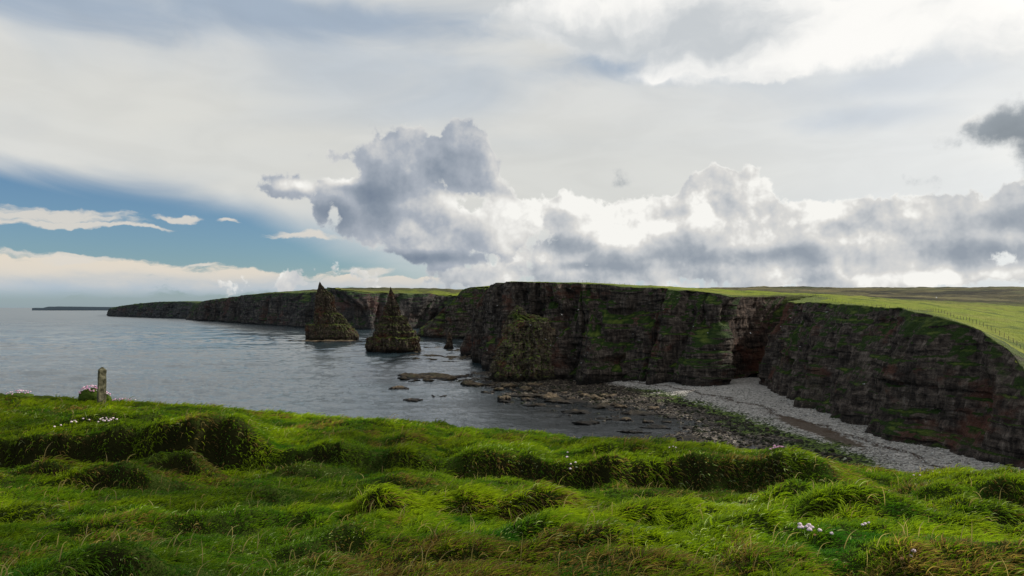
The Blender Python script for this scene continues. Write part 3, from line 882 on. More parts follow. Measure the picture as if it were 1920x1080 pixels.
M_SK = skerry_material()
M_SHELF = skerry_material('shelf_rock', 0.32)
skl = [  # px, py, half width px, depth half (m), height, label
    (795, 707, 56, 20, 1.5, 'largest flat brown rock shelf standing alone in the bay'),
    (744, 727, 18, 4, 0.8, 'small low brown rock in the water just left below the largest rock shelf'),
    (773, 748, 15, 3.5, 0.35, 'thin dark rock sliver barely awash in the bay'),
    (824, 741, 13, 3, 0.8, 'small round brown rock alone in open water below the largest shelf'),
    (857, 786, 6, 1.6, 0.35, 'tiny dark rock tip in the water above the grassy edge'),
    (897, 718, 28, 9, 1.1, 'rounded brown rock in the water off the foot of the spur'),
    (916, 735, 12, 3.5, 0.9, 'small brown rock at the left end of the shore boulders'),
    (880, 703, 14, 5, 1.0, 'tan knobbly rock just left of the cliff foot'),
    (868, 705, 24, 2.5, 0.4, 'thin dark reef between the large shelf and the cliff foot'),
    (835, 672, 55, 16, 1.2, 'long brown reef in the water right of the second sea stack'),
    (800, 667, 30, 8, 1.0, 'tan reef tip beside the base of the second sea stack'),
    (885, 668, 22, 22, 1.2, 'dark broken reef under the headland foot'),
    (868, 658, 36, 20, 1.1, 'brown reef in front of the small rock needle'),
    (820, 652, 20, 9, 0.9, 'low tan reef left of the small rock needle'),
    (890, 652, 22, 16, 1.4, 'tan sunlit reef right of the small rock needle'),
    (838, 679, 40, 6, 0.7, 'thin dark reef in front of the long brown reef'),
    (532, 480 + 105.5*1.0 + 32.2, 4, 8, 0.5, 'tiny dark rock far out in the water left of the tallest stack'),
]
shelves = [(985, 742, 34), (1060, 752, 40), (1130, 762, 36), (1200, 776, 34), (1085, 772, 30), (1150, 786, 38), (1235, 800, 34), (1010, 760, 26), (1290, 822, 30), (1185, 806, 30), (1100, 792, 24), (950, 752, 16), (1330, 838, 28), (1250, 826, 28), (1270, 782, 26)]
for i, (px, py, hw) in enumerate(shelves):
    c = onz(px, py, 0.1); w = hw / F * c[1]
    o = rock_thing('rock_shelf', c[0], c[1], -0.02, w, w * random.uniform(0.55, 0.9), 0.6, random.uniform(-.5, .5), 500 + i, M_SHELF)
    tag(o, 'dark weedy flat rock shelf awash in the shallow bay', 'rock', 'weedy rock shelves in the shallows')
for i, (px, py, hw, dy, hz, lb) in enumerate(skl):
    c = onz(px, py, 0.2)
    o = rock_thing('skerry', c[0], c[1], -0.1, hw / F * c[1], dy, hz, random.uniform(-0.15, 0.15), 100 + i, M_SK)
    tag(o, lb, 'rock', 'low rocks in the bay')
# boulders of the rocky shore below the big cliff
shore = [(955, 722, 17), (985, 728, 13), (1000, 722, 12), (975, 731, 22), (946, 746, 12), (1010, 735, 12), (1044, 733, 9), (1058, 737, 8), (1062, 730, 7), (1085, 736, 8), (1110, 745, 16), (1098, 741, 12), (1140, 742, 16), (1120, 748, 12), (1030, 745, 16), (1150, 757, 14), (1165, 763, 12), (1185, 772, 10), (1145, 768, 13), (1175, 785, 12), (935, 730, 10), (1023, 727, 8), (1128, 722, 8), (1205, 752, 9), (1225, 765, 10), (1190, 740, 12), (1250, 790, 9), (1215, 790, 10), (990, 748, 13), (1070, 748, 10), (1240, 775, 8), (1290, 800, 9), (1165, 725, 8), (920, 722, 9)]
M_SH = rock_material('boulder_rock', green=-0.6, scale=0.3, tint=(1.5, 1.35, 1.05))
for i, (px, py, hw) in enumerate(shore):
    c = onz(px, py, 0.3); w = hw / F * c[1]
    o = rock_thing('boulder', c[0], c[1], 0.15, w, w * random.uniform(0.8, 1.6), min(0.42 * w, 1.3) * random.uniform(0.7, 1.1), random.uniform(-.4, .4), 300 + i, M_SK, True)
    tag(o, 'brown boulder of the rocky shore at the foot of the big cliff', 'boulder', 'boulders along the rocky shore')


# ------------------------------------------------------------------ sea stacks
def stack(name, label, base_py, levels, mat, seed, depth_k=0.75, amp=1.0, nth=220, nz=200, Y=None, z0=-2, lean_back=0.0, cat='sea stack', group=None, kind=None):
    """levels: (py, left px, right px) of the silhouette from the top down"""
    if Y is None: Y = onz(960, base_py, 0)[1]
    lv = np.array(levels, float)
    z = np.array([at(960, q, Y)[2] for q in lv[:, 0]])
    xl = (lv[:, 1] - 960) / F * Y; xr = (lv[:, 2] - 960) / F * Y
    zz = np.linspace(z0, z[0], nz)
    L = np.interp(zz, z[::-1], xl[::-1]); R = np.interp(zz, z[::-1], xr[::-1])
    cx = (L + R) / 2; w = (R - L) / 2
    th = np.linspace(0, 2 * pi, nth, endpoint=False)
    ZZ, TH = np.meshgrid(zz, th, indexing='ij')
    W = np.interp(ZZ, zz, w); CX = np.interp(ZZ, zz, cx)
    ux, uy = np.cos(TH), np.sin(TH)
    # squared-off section with facets
    k = (np.abs(ux) ** 3 + np.abs(uy) ** 3) ** (-1 / 3)
    X = CX + W * ux * (k * 0.35 + 0.65)
    ymx = np.maximum(W, 0.0) * depth_k
    Yv = Y + ymx * uy * (k * 0.35 + 0.65) + lean_back * (ZZ - zz[0])
    u = 0.55
    # broken blocks, deep vertical cracks, uneven ledges
    nd = fbm(X / 7, Yv / 7, ZZ / 22, 4, seed) * 2.4 + fbm(X / 2.4, Yv / 2.4, ZZ / 5, 4, seed + 3, .62) * 1.6
    cr = np.abs(fbm(ux * 2.6, uy * 2.6, ZZ / 45, 4, seed + 8, 0.6))
    nd += sstep(0.0, 0.22, cr) * 1.8 - 1.8
    lay = np.floor(ZZ / 3.3 + 1.2 * fbm(X / 9, Yv / 9, oct=3, seed=seed + 5))
    blk = np.floor(TH * 5 + 3 * vnoise(lay * 1.7, TH * 0, seed=seed))
    blk = np.where(blk >= np.floor(2 * pi * 5), 0, blk)
    nd += (_hash(blk.astype(np.int64), lay.astype(np.int64), 0 * lay.astype(np.int64), seed + 6) - 0.5) * 2.4
    taper = np.clip(W / 7, 0.06, 1)
    nd += fbm(X / 0.9, Yv / 0.9, ZZ / 2.2, 3, seed + 21, 0.6) * 1.3
    nd *= 0.72 * amp * taper
    X += ux * nd; Yv += uy * nd
    ZZ = ZZ + (fbm(X / 2.2, Yv / 2.2, oct=3, seed=seed + 11) * 0.7 + fbm(ux * 2, uy * 2, oct=3, seed=seed + 12) * 0.9) * np.clip(W / 5, 0, 1) * sstep(0, 6, ZZ)
    V = np.stack([X - cx[0], Yv - Y, ZZ], -1).reshape(-1, 3)
    V = np.vstack([V, [[cx[-1] - cx[0], lean_back * (zz[-1] - zz[0]), zz[-1] + 0.4]]])
    Fq = grid_faces(nz, nth, True)
    # cap: fan as degenerate-free triangles -> build quads list + tris via pydata
    faces = [tuple(f) for f in Fq]
    top = (nz - 1) * nth; ci = len(V) - 1
    faces += [(top + i, top + (i + 1) % nth, ci) for i in range(nth)]
    o = mesh_obj(name, V, faces, mat, smooth=False)
    o.location = (cx[0], Y, 0)
    if kind: o['kind'] = kind
    else: tag(o, label, cat, group)
    return o


def zc(rows):  # rows read in the 4x enlarged crop at (500,500)
    return [(500 + y / 4, 500 + a / 4, 500 + b / 4) for y, a, b in rows]


s1 = zc([(114, 396, 400), (135, 389, 412), (150, 386, 424), (190, 383, 466), (212, 379, 492), (222, 377, 503), (280, 372, 510), (335, 366, 522), (350, 364, 540), (358, 364, 562), (400, 361, 600), (432, 357, 624), (436, 302, 630), (480, 300, 668), (520, 297, 688), (548, 296, 684), (600, 290, 690)])
s2 = zc([(154, 926, 931), (178, 923, 938), (184, 917, 942), (205, 915, 954), (232, 906, 966), (262, 903, 974), (292, 892, 988), (298, 884, 992), (350, 880, 1002), (368, 874, 1006), (374, 862, 1042), (395, 860, 1056), (426, 846, 1066), (440, 824, 1082), (480, 817, 1100), (488, 815, 1116), (522, 806, 1124), (530, 764, 1144), (560, 753, 1150), (600, 750, 1153), (640, 751, 1152), (700, 745, 1158)])
stack('sea_stack', 'tallest pointed sea stack, left of the two, with a grassy right shoulder', 638, s1, M_STACK, 61, 0.62)
stack('sea_stack', 'darker jagged sea stack with a thin crooked tip, right of the two', 660, s2, M_STACK, 71, 0.8, amp=1.1)
needle = [(622, 840, 842.5), (627, 839, 846), (634, 838, 847.5), (645, 836, 849), (652, 832, 851), (658, 828, 856)]
stack('rock_needle', 'small dark rock needle standing on the reef near the headland', 655, needle, M_STACK, 81, 0.7, 0.5, 60, 60)
c = onz(610, 640.5, 0)
for px, py, hw, dy, lb in [(612, 640, 62, 16, 'low dark rock platform round the base of the tallest sea stack'), (738, 660, 58, 13, 'tan rock platform round the base of the jagged sea stack')]:
    c = onz(px, py, 0); o = rock_thing('rock_platform', c[0], c[1] + 3, 0.0, hw / F * c[1], dy, 1.3, 0, int(px), M_SK); tag(o, lb, 'rock')

# spurs and buttresses standing against the big cliff
sp1 = [(574, 967, 973), (578, 964, 979), (583, 962, 984), (590, 957, 989), (594, 956, 1006), (600, 953, 1026), (615, 947, 1032), (640, 939, 1038), (670, 926, 1044), (690, 921, 1047), (710, 917, 1050), (730, 914, 1053)]
sp2 = [(590, 1114, 1124), (600, 1108, 1134), (615, 1096, 1146), (630, 1084, 1152), (650, 1074, 1160), (680, 1062, 1168), (700, 1056, 1174), (725, 1050, 1180)]
sp3 = [(596, 1010, 1030), (606, 1000, 1042), (630, 1002, 1052), (660, 1004, 1058), (700, 1006, 1062), (725, 1004, 1066)]
sp4 = [(560, 1384, 1394), (566, 1376, 1406), (590, 1366, 1416), (640, 1352, 1420), (700, 1344, 1420), (730, 1340, 1424)]
for i, (spl, Yv, dk, lb) in enumerate([(sp1, 335, 0.9, 'leaning pointed rock spur at the seaward end of the big cliff')]):
    stack('rock_spur', lb, 700, spl, M_SPUR, 200 + i * 7, dk, 1.5, 300, 180, Y=Yv, lean_back=0.14, cat='rock spur')

# ------------------------------------------------------------------ foreground meadow
PXS = np.array([-400, 0, 100, 250, 350, 450, 480, 520, 560, 640, 790, 835, 880, 950, 1000, 1030, 1080, 1170, 1320, 1400, 1500, 1545, 1600, 1660, 1700, 1800, 1920, 2300], float)
CPY = np.array([803, 808, 811, 804, 792, 796, 820, 845, 840, 830, 838, 866, 846, 840, 848, 862, 858, 848, 845, 860, 855, 870, 920, 945, 915, 905, 900, 900], float)
FPX = np.array([-400, 0, 400, 640, 900, 1250, 1500, 1600, 1800, 1920, 2300], float)
FPY = np.array([860, 868, 892, 880, 892, 918, 920, 930, 952, 960, 970], float)
FYD = np.array([12, 11.8, 11.5, 11.3, 11, 10.2, 9.8, 9.3, 8.7, 8.5, 8.2], float)
EPX = np.array([-400, 0, 150, 200, 400, 640, 850, 1000, 1280, 1560, 1700, 1920, 2300], float)
EPY = np.array([730, 741, 748, 754, 769, 784, 798, 818, 848, 876, 893, 900, 900], float)
EYD = np.array([23, 22, 21.8, 21.5, 20.5, 19.5, 18, 17, 15.5, 14.5, 14, 13.5, 13], float)
HUM = [(90, 905, .6, .22), (210, 925, .7, .3), (320, 915, .45, .34), (30, 985, .3, .15), (560, 1000, .35, .16), (715, 992, .38, .22), (870, 985, .32, .20), (1010, 992, .42, .24), (1215, 1018, .25, .14), (1580, 1018, .35, .2), (1750, 1032, .45, .2), (1860, 1010, .4, .18),
       (695, 958, .25, .13), (825, 955, .25, .12), (500, 945, .25, .12), (1500, 990, .25, .14), (1180, 945, .35, .12), (1300, 990, .3, .12), (950, 955, .2, .1), (170, 1020, .35, .14), (400, 1010, .3, .12), (1110, 1060, .3, .15), (640, 1045, .3, .13), (1400, 1050, .3, .13), (560, 905, .5, .14), (760, 920, .4, .1), (1580, 860, .4, .16), (30, 775, .9, .10), (200, 800, .9, .12), (700, 805, .8, .1), (1180, 850, .8, .1),
       (1660, 985, .3, .12)]


def ground0(x, y):
    """large shape of the meadow, relative to the eye"""
    x = np.asarray(x, float); y = np.asarray(y, float)
    ys = np.maximum(y, 1.0)
    px = np.clip(960 + F * x / np.maximum(ys, 2.5), -400, 2300)
    wob = 0.55 * fbm(x / 1.2, y * 0 + 3.3, oct=6, seed=401, gain=0.62)
    yf = np.interp(px, FPX, FYD) + wob
    zf = -(np.interp(px, FPX, FPY) + 8 - 577) / F * yf
    wf = 0.35 + 0.18 * vnoise(x / 0.8, x * 0, seed=402)
    yc = yf + wf
    zc_ = -(np.interp(px, PXS, CPY) - 577) / F * yc - 0.07 + 0.05 * vnoise(x / 0.5, x * 0, seed=407)
    ye = np.interp(px, EPX, EYD) + 0.4 * fbm(x / 2, x * 0, oct=3, seed=403)
    ze = -(np.interp(px, EPX, EPY) - 577) / F * ye
    z = -1.30 + (y - 1.0) * (-0.30 / 3.1)
    z1 = -1.62 + (y - 4.1) * (zf + 1.62) / np.maximum(yf - 4.1, 0.5)
    z = np.where(y > 4.1, z1, z)
    t = sstep(0, 1, (y - yf) / wf)
    z = np.where(y > yf, zf + (zc_ - zf) * t, z)
    t2 = np.clip((y - yc) / (ye - yc), 0, 1)
    z = np.where(y > yc, zc_ + (ze - zc_) * (t2 * 0.75 + 0.25 * t2 ** 2), z)
    z = np.where(y > ye, ze - (y - ye) * 0.5 - np.clip(y - ye - 1.0, 0, None) * 2.2, z)
    return np.maximum(z, -38)


hum = []
for px, py, w_, h_ in HUM:
    d = ray(px, py); Yg = 4.0
    Ys_ = np.arange(3.2, 24, 0.02); Q_ = d[None] * (Ys_ / d[1])[:, None]
    k_ = np.where(Q_[:, 2] < ground0(Q_[:, 0], Q_[:, 1]))[0]; q = Q_[k_[0] if len(k_) else -1]
    hum.append((q[0], q[1], w_ * 1.15, h_ * 1.25))
rh = np.random.default_rng(55)
for _ in range(420):
    yy = rh.uniform(2.5, 22); xx = rh.uniform(-0.95, 0.95) * yy
    hum.append((xx, yy, rh.uniform(0.16, 0.6), rh.uniform(0.02, 0.09)))
hum = np.array(hum)


def ground(x, y):
    x = np.asarray(x, float); y = np.asarray(y, float)
    z = ground0(x, y)
    xw = x + 0.12 * fbm(x * 2, y * 2, oct=2, seed=411); yw = y + 0.14 * fbm(x * 2 + 9, y * 2, oct=2, seed=412)
    add = np.zeros_like(z)
    for hx, hy, w_, h_ in hum:
        m = (np.abs(x - hx) < 3.0 * w_) & (y > hy - 0.8) & (y < hy + 8 * w_)
        if not m.any(): continue
        dx = (xw[m] - hx) / w_ * (1 + 0.3 * math.sin(hx * 9)); dy = yw[m] - hy
        add[m] += h_ * np.exp(-dx ** 2) * sstep(-0.11, 0.11, dy + 0.1 * dx ** 2) * np.exp(-np.clip(dy, 0, None) / (1.8 * w_))
    r = np.hypot(x, y)
    add += 0.10 * fbm(x / 1.1, y / 1.1, oct=4, seed=413) + 0.085 * fbm(x / 0.38, y / 0.38, oct=4, seed=414, gain=0.55)
    return z + add * (1 - sstep(24, 26, y))


rr = 0.9 * np.exp(np.arange(0, 600) * 0.00665)       # 0.9 .. 48 m
aa = np.radians(np.linspace(-56, 56, 720))
R_, A_ = np.meshgrid(rr, aa, indexing='ij')
mx, my = R_ * np.sin(A_), R_ * np.cos(A_)
mz = ground(mx.ravel(), my.ravel()).reshape(mx.shape)
V = np.stack([mx, my, mz + EYE], -1)


def soil_material():
    m, N = new_mat('turf')
    g = N.n('ShaderNodeNewGeometry'); pos = g.outputs['Position']; s = N.sep(g.outputs['Normal'])
    n = N.noise(pos, 2.5, 6, 0.65)
    c = N.mix(n, (0.010, 0.016, 0.004), (0.045, 0.065, 0.012))
    c = N.mix(N.ss(s[2], 0.55, 0.8, 1, 0), c, N.mix(n, (0.006, 0.008, 0.003), (0.030, 0.030, 0.010)))
    finish(N, c, 1.0, N.bump(N.noise(pos, 20, 5, .6), 1, 0.05), 0.0)
    return m


mesh_obj('meadow', V.reshape(-1, 3), grid_faces(*mx.shape)[:, ::-1], soil_material(), kind='structure')

# blades of grass
NB = 740000
gr = np.random.default_rng(99)
rmin, rmax = 2.2, 24.5
u = gr.random(NB)
br = rmin * (rmax / rmin) ** (u ** 0.82)
ba = np.radians(gr.uniform(-44, 44, NB))
bx, by = br * np.sin(ba), br * np.cos(ba)
e = 0.05
b0 = ground(bx, by)
sx_ = (ground(bx + e, by) - b0) / e; sy_ = (ground(bx, by + e) - b0) / e
nn = np.stack([-sx_, -sy_, np.ones(NB)], 1); nn /= np.linalg.norm(nn, axis=1)[:, None]
steep = 1 - nn[:, 2]
keepb = (by < 26) & (b0 > -6)
# fields that shape the sward
fl = fbm(bx / 1.6, by / 1.6, oct=3, seed=501)
fl2 = fbm(bx / 0.45, by / 0.45, oct=3, seed=502)
dry = fbm(bx / 1.1 + 30, by / 0.9, oct=4, seed=503)
silk = fbm(bx / 1.5 + 60, by / 0.7, oct=3, seed=504)
length = (0.105 + 0.08 * fl + 0.06 * fl2 + 0.04 * gr.random(NB)) * (1 + 0.5 * sstep(0.1, 0.45, steep)) * (0.55 + 0.022 * br)
fl3 = vnoise(bx / 0.13, by / 0.13, seed=506) + 0.5 * vnoise(bx / 0.06, by / 0.06, seed=507)
gx3 = (vnoise(bx / 0.13 + 0.2, by / 0.13, seed=506) - vnoise(bx / 0.13 - 0.2, by / 0.13, seed=506)); gy3 = (vnoise(bx / 0.13, by / 0.13 + 0.2, seed=506) - vnoise(bx / 0.13, by / 0.13 - 0.2, seed=506))
out3 = np.stack([-gx3, -gy3, 0 * gx3], 1)
length = length * (0.82 + 0.45 * fl3)
length = np.clip(length, 0.03, 0.42) * (0.6 + 0.6 * gr.random(NB))
windang = 0.25 + 0.7 * fbm(bx / 1.2, by / 1.2, oct=2, seed=505)
wind = np.stack([np.cos(windang), 0.25 * np.sin(windang) - 0.15, 0 * windang], 1)
jit = gr.normal(0, 1, (NB, 3)) * np.array([1, 1, 0.3])
d0 = nn * 0.75 + np.array([0, 0, 0.55]) + out3 * 0.9 + wind * 0.26 + jit * 0.36
d0 /= np.linalg.norm(d0, axis=1)[:, None]
seed_ = gr.random(NB) < 0.0016
length = np.where(seed_, np.clip(length * 2.0, 0.18, 0.34), length)
d0 = np.where(seed_[:, None], np.array([0.15, 0, 1.0]) + jit * 0.12, d0); d0 /= np.linalg.norm(d0, axis=1)[:, None]
droop = np.where(seed_, 0.25, 1.0)[:, None] * wind * (0.75 + 0.5 * fl[:, None]) - np.array([0, 0, 1.2]) * sstep(0.15, 0.5, steep)[:, None] + np.array([0, 0, -0.45]) + jit * 0.22 + nn * np.array([1, 1, 0]) * 0.5
d1 = d0 + droop * 0.55; d1 /= np.linalg.norm(d1, axis=1)[:, None]
d2 = d0 + droop * 1.5; d2 /= np.linalg.norm(d2, axis=1)[:, None]
root = np.stack([bx, by, b0 + EYE - 0.015], 1)
L3 = (length / 3)[:, None]
p1 = root + d0 * L3; p2 = p1 + d1 * L3; p3 = p2 + d2 * L3
wdt = (0.0016 + 0.00022 * br) * (0.7 + 0.6 * gr.random(NB))
# colour of every blade
g1 = np.array([0.056, 0.118, 0.004]); g2 = np.array([0.210, 0.285, 0.006]); g3 = np.array([0.025, 0.095, 0.005]); tan_ = np.array([0.24, 0.175, 0.05]); pale = np.array([0.34, 0.40, 0.19]); brown = np.array([0.11, 0.065, 0.025])
t_ = np.clip(0.5 + 0.9 * fl + 0.35 * gr.normal(0, 1, NB) * 0.5, 0, 1)[:, None]
colr = g1 * (1 - t_) + g2 * t_
k_ = np.clip(-fl2 * 1.5 + 0.1, 0, 1)[:, None]; colr = colr * (1 - k_) + g3 * k_
dk = sstep(0.10, 0.5, dry + 0.30 * sstep(0.12, 0.4, steep)) * 0.75
sel = (gr.random(NB) < dk * 0.7 * (1 - 0.6 * sstep(0.2, 0.5, steep)) + 0.012)[:, None]
colr = np.where(sel, tan_ * (0.5 + 0.7 * gr.random((NB, 1))) * (1 - 0.0) , colr)
sel2 = (gr.random(NB) < dk * 0.35)[:, None]; colr = np.where(sel2, brown, colr)
pxb = 960 + F * bx / by
sk = sstep(0.15, 0.4, silk) * 0.09 + 0.75 * np.exp(-((bx - 2.9) / 1.6) ** 2 - ((by - 7.3) / 0.35) ** 2)
sel3 = (gr.random(NB) < sk * 0.6)[:, None]; colr = np.where(sel3, pale, colr)
colr = np.where(seed_[:, None], np.array([0.26, 0.21, 0.10]), colr)
big = fbm(bx / 2.6, by / 1.5, oct=3, seed=508)
colr = colr * (0.7 + 0.6 * gr.random((NB, 1))) * np.clip(0.92 + 0.75 * big, 0.45, 1.3)[:, None]
# thin out
k = keepb & ~((steep > 0.55) & (gr.random(NB) < 0.35))
pts = np.stack([root, p1, p2, p3], 1)[k]; wk = wdt[k]; ck = colr[k]
nb = len(pts)
cu = bpy.data.hair_curves.new('grass')
cu.add_curves([4] * nb)
cu.points.foreach_set('position', pts.astype(np.float32).ravel())
rad = np.stack([wk, wk * 0.95, wk * 0.65, wk * 0.12], 1).astype(np.float32)
cu.points.foreach_set('radius', rad.ravel())
at_ = cu.attributes.new('tint', 'FLOAT_COLOR', 'CURVE')
at_.data.foreach_set('color', np.hstack([ck, np.ones((nb, 1))]).astype(np.float32).ravel())


def blade_material():
    m, N = new_mat('grass_blade')
    a = N.n('ShaderNodeAttribute'); a.attribute_name = 'tint'
    hi = N.n('ShaderNodeHairInfo')
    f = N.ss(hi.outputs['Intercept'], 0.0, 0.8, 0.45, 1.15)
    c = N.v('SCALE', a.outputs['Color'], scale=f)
    df = N.n('ShaderNodeBsdfDiffuse'); N.put(df.inputs[0], c)
    tr = N.n('ShaderNodeBsdfTranslucent'); N.put(tr.inputs[0], N.v('MULTIPLY', c, (1.25, 1.3, 0.7)))
    gl = N.n('ShaderNodeBsdfGlossy'); gl.inputs['Roughness'].default_value = 0.4; N.put(gl.inputs[0], (0.5, 0.55, 0.45))
    mx_ = N.n('ShaderNodeMixShader'); mx_.inputs[0].default_value = 0.5
    N.t.links.new(df.outputs[0], mx_.inputs[1]); N.t.links.new(tr.outputs[0], mx_.inputs[2])
    m2 = N.n('ShaderNodeMixShader'); m2.inputs[0].default_value = 0.02
    N.t.links.new(mx_.outputs[0], m2.inputs[1]); N.t.links.new(gl.outputs[0], m2.inputs[2])
    o = N.n('ShaderNodeOutputMaterial'); N.t.links.new(m2.outputs[0], o.inputs[0])
    return m


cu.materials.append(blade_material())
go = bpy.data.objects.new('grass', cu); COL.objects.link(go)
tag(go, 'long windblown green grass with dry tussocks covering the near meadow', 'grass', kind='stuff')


def hit(px, py):
    d = ray(px, py)
    Ys_ = np.arange(2.5, 24, 0.02); Q_ = d[None] * (Ys_ / d[1])[:, None]
    k_ = np.where(Q_[:, 2] < ground(Q_[:, 0], Q_[:, 1]))[0]; q = Q_[k_[0] if len(k_) else -1]
    return np.array([q[0], q[1], q[2] + EYE])


# ------------------------------------------------------------------ weathered post
def concrete_material():
    m, N = new_mat('lichened_concrete')
    g = N.n('ShaderNodeNewGeometry'); pos = g.outputs['Position']
    n = N.noise(pos, 9, 6, 0.65); n2 = N.noise(pos, 45, 4, 0.6)
    c = N.mix(N.ss(n, 0.35, 0.65), (0.045, 0.042, 0.025), (0.20, 0.185, 0.12))
    c = N.mix(N.ss(n2, 0.45, 0.7, 0, 0.5), c, (0.10, 0.10, 0.04))
    finish(N, c, 0.95, N.bump(N.m('ADD', n, n2), 1.0, 0.02), 0.2)
    return m


bp_ = hit(190, 757)
YP = bp_[1]
toppx = at(193, 688, YP)
hp = toppx[2] - bp_[2]
import bmesh
bm = bmesh.new()
w_ = 0.095
lev = [(-0.3, w_ * 1.05), (0.0, w_ * 1.05), (hp * 0.35, w_), (hp * 0.7, w_ * 0.97), (hp - 0.10, w_ * 0.93), (hp - 0.07, w_ * 0.88), (hp, w_ * 0.2)]
prev = None
for z_, h_ in lev:
    ring_ = [bm.verts.new((sx * h_ + random.uniform(-.004, .004), sy * h_ + random.uniform(-.004, .004), z_)) for sx, sy in ((-1, -1), (1, -1), (1, 1), (-1, 1))]
    if prev:
        for i in range(4): bm.faces.new((prev[i], prev[(i + 1) % 4], ring_[(i + 1) % 4], ring_[i]))
    prev = ring_
bm.faces.new(prev)
bmesh.ops.bevel(bm, geom=[e_ for e_ in bm.edges if abs(e_.verts[0].co.z - e_.verts[1].co.z) > 0.06], offset=0.018, segments=2, affect='EDGES')
bmesh.ops.subdivide_edges(bm, edges=bm.edges[:], cuts=3, use_grid_fill=True)
for v_ in bm.verts:
    q = np.array(v_.co); nse = float(fbm(np.array([q[0] * 12]), np.array([q[1] * 12]), np.array([q[2] * 9]), 3, 5)[0]); v_.co.x += nse * 0.012; v_.co.y += nse * 0.012
me = bpy.data.meshes.new('fence_post'); bm.to_mesh(me); bm.free(); me.materials.append(concrete_material())
po = bpy.data.objects.new('fence_post', me); COL.objects.link(po)
po.location = tuple(bp_); po.rotation_euler = (0, radians(2.0), radians(-50))
tag(po, 'weathered square concrete post with pointed top at the grassy cliff edge', 'post')
# bits of wire left in the post
m_, N_ = new_mat('rusty_wire'); finish(N_, (0.05, 0.035, 0.025), 0.7)


def tube(name, pts, r, mat, parent=None, seg=5):
    pts = np.asarray(pts, float); V = []; n = len(pts)
    for i in range(n):
        d = pts[min(i + 1, n - 1)] - pts[max(i - 1, 0)]; d /= np.linalg.norm(d) + 1e-9
        up = np.array([0, 0, 1.]) if abs(d[2]) < 0.9 else np.array([1., 0, 0])
        a = np.cross(d, up); a /= np.linalg.norm(a); b = np.cross(d, a)
        rr_ = r[i] if hasattr(r, '__len__') else r
        for k in range(seg):
            V.append(pts[i] + (a * cos(2 * pi * k / seg) + b * sin(2 * pi * k / seg)) * rr_)
    return mesh_obj(name, V, grid_faces(n, seg, True), mat, parent)


tube('wire_stub', [(-0.10, -0.10, hp * 0.45), (-0.17, -0.14, hp * 0.46), (-0.19, -0.15, hp * 0.42)], 0.008, m_, po)
# grassy mound round the post foot is part of the meadow

# ------------------------------------------------------------------ thrift
m_green, N_ = new_mat('thrift_cushion'); g_ = N_.n('ShaderNodeNewGeometry'); finish(N_, N_.mix(N_.noise(g_.outputs['Position'], 25, 5, .6), (0.015, 0.03, 0.006), (0.10, 0.15, 0.025)), 1.0, N_.bump(N_.noise(g_.outputs['Position'], 60, 3), 1, 0.03), 0)
def flower_mat(name, a, b):
    m, N = new_mat(name); g = N.n('ShaderNodeNewGeometry')
    finish(N, N.mix(N.noise(g.outputs['Position'], 90, 3), a, b), 0.9, None, 0.1, {'Subsurface Weight': 0.0}); return m
m_pink = flower_mat('thrift_pink', (0.40, 0.17, 0.30), (0.68, 0.40, 0.54))
m_pale = flower_mat('thrift_pale', (0.50, 0.36, 0.42), (0.80, 0.68, 0.72))
m_brownf = flower_mat('thrift_faded', (0.30, 0.14, 0.07), (0.5, 0.28, 0.14))
m_stem, N_ = new_mat('thrift_stem'); finish(N_, (0.09, 0.13, 0.03), 0.9)


def head_mesh(r, seed):
    V = IV2.copy(); q = np.random.default_rng(seed)
    V = V * (1 + q.uniform(-0.18, 0.18, (len(V), 1))); V[:, 2] = np.where(V[:, 2] < 0, V[:, 2] * 0.55, V[:, 2] * 0.8)
    me = bpy.data.meshes.new('flower_head'); me.from_pydata([tuple(v * r) for v in V], [], [tuple(f) for f in IF2]); me.update()
    return me


HM = [head_mesh(0.016, s_) for s_ in range(3)]
HMATS = {}
def head(parent, loc, size, mat, seed):
    key = (seed % 3, mat.name)
    if key not in HMATS:
        me = HM[seed % 3].copy(); me.materials.append(mat); HMATS[key] = me
    o = bpy.data.objects.new('flower_head', HMATS[key]); COL.objects.link(o); o.parent = parent; o.location = tuple(loc); o.scale = (size,) * 3
    o.rotation_euler = (random.uniform(-.4, .4), random.uniform(-.4, .4), random.uniform(0, 6))
    return o


_fc = 0
def thrift(label, spots, mat, size=1.0, h=0.16, cushion=None):
    """spots: pixel positions of the single flower heads"""
    global _fc
    base = hit(float(np.mean([s_[0] for s_ in spots])), float(np.mean([s_[1] for s_ in spots])) + 6)
    t = empty('thrift_plant', base); tag(t, label, 'flowers', 'thrift in flower')
    for px, py in spots:
        _fc += 1
        gp = hit(px, min(py + 8, 1078))
        tp = at(px, py, gp[1])
        z_ = max(tp[2], gp[2] + 0.05)
        sz = size * random.uniform(0.45, 0.7)
        hd = head(t, (tp[0] - base[0], gp[1] - base[1], z_ - base[2]), sz, mat, _fc)
        hl = z_ - gp[2] + 0.02
        st = tube('stem', [(0, 0, 0), (random.uniform(-.01, .01), 0, -hl / sz * 0.5), (random.uniform(-.02, .02), 0.01, -hl / sz)], 0.0016 / sz, m_stem, hd, 4)
        hd.rotation_euler = (0, 0, random.uniform(0, 6))
    return t


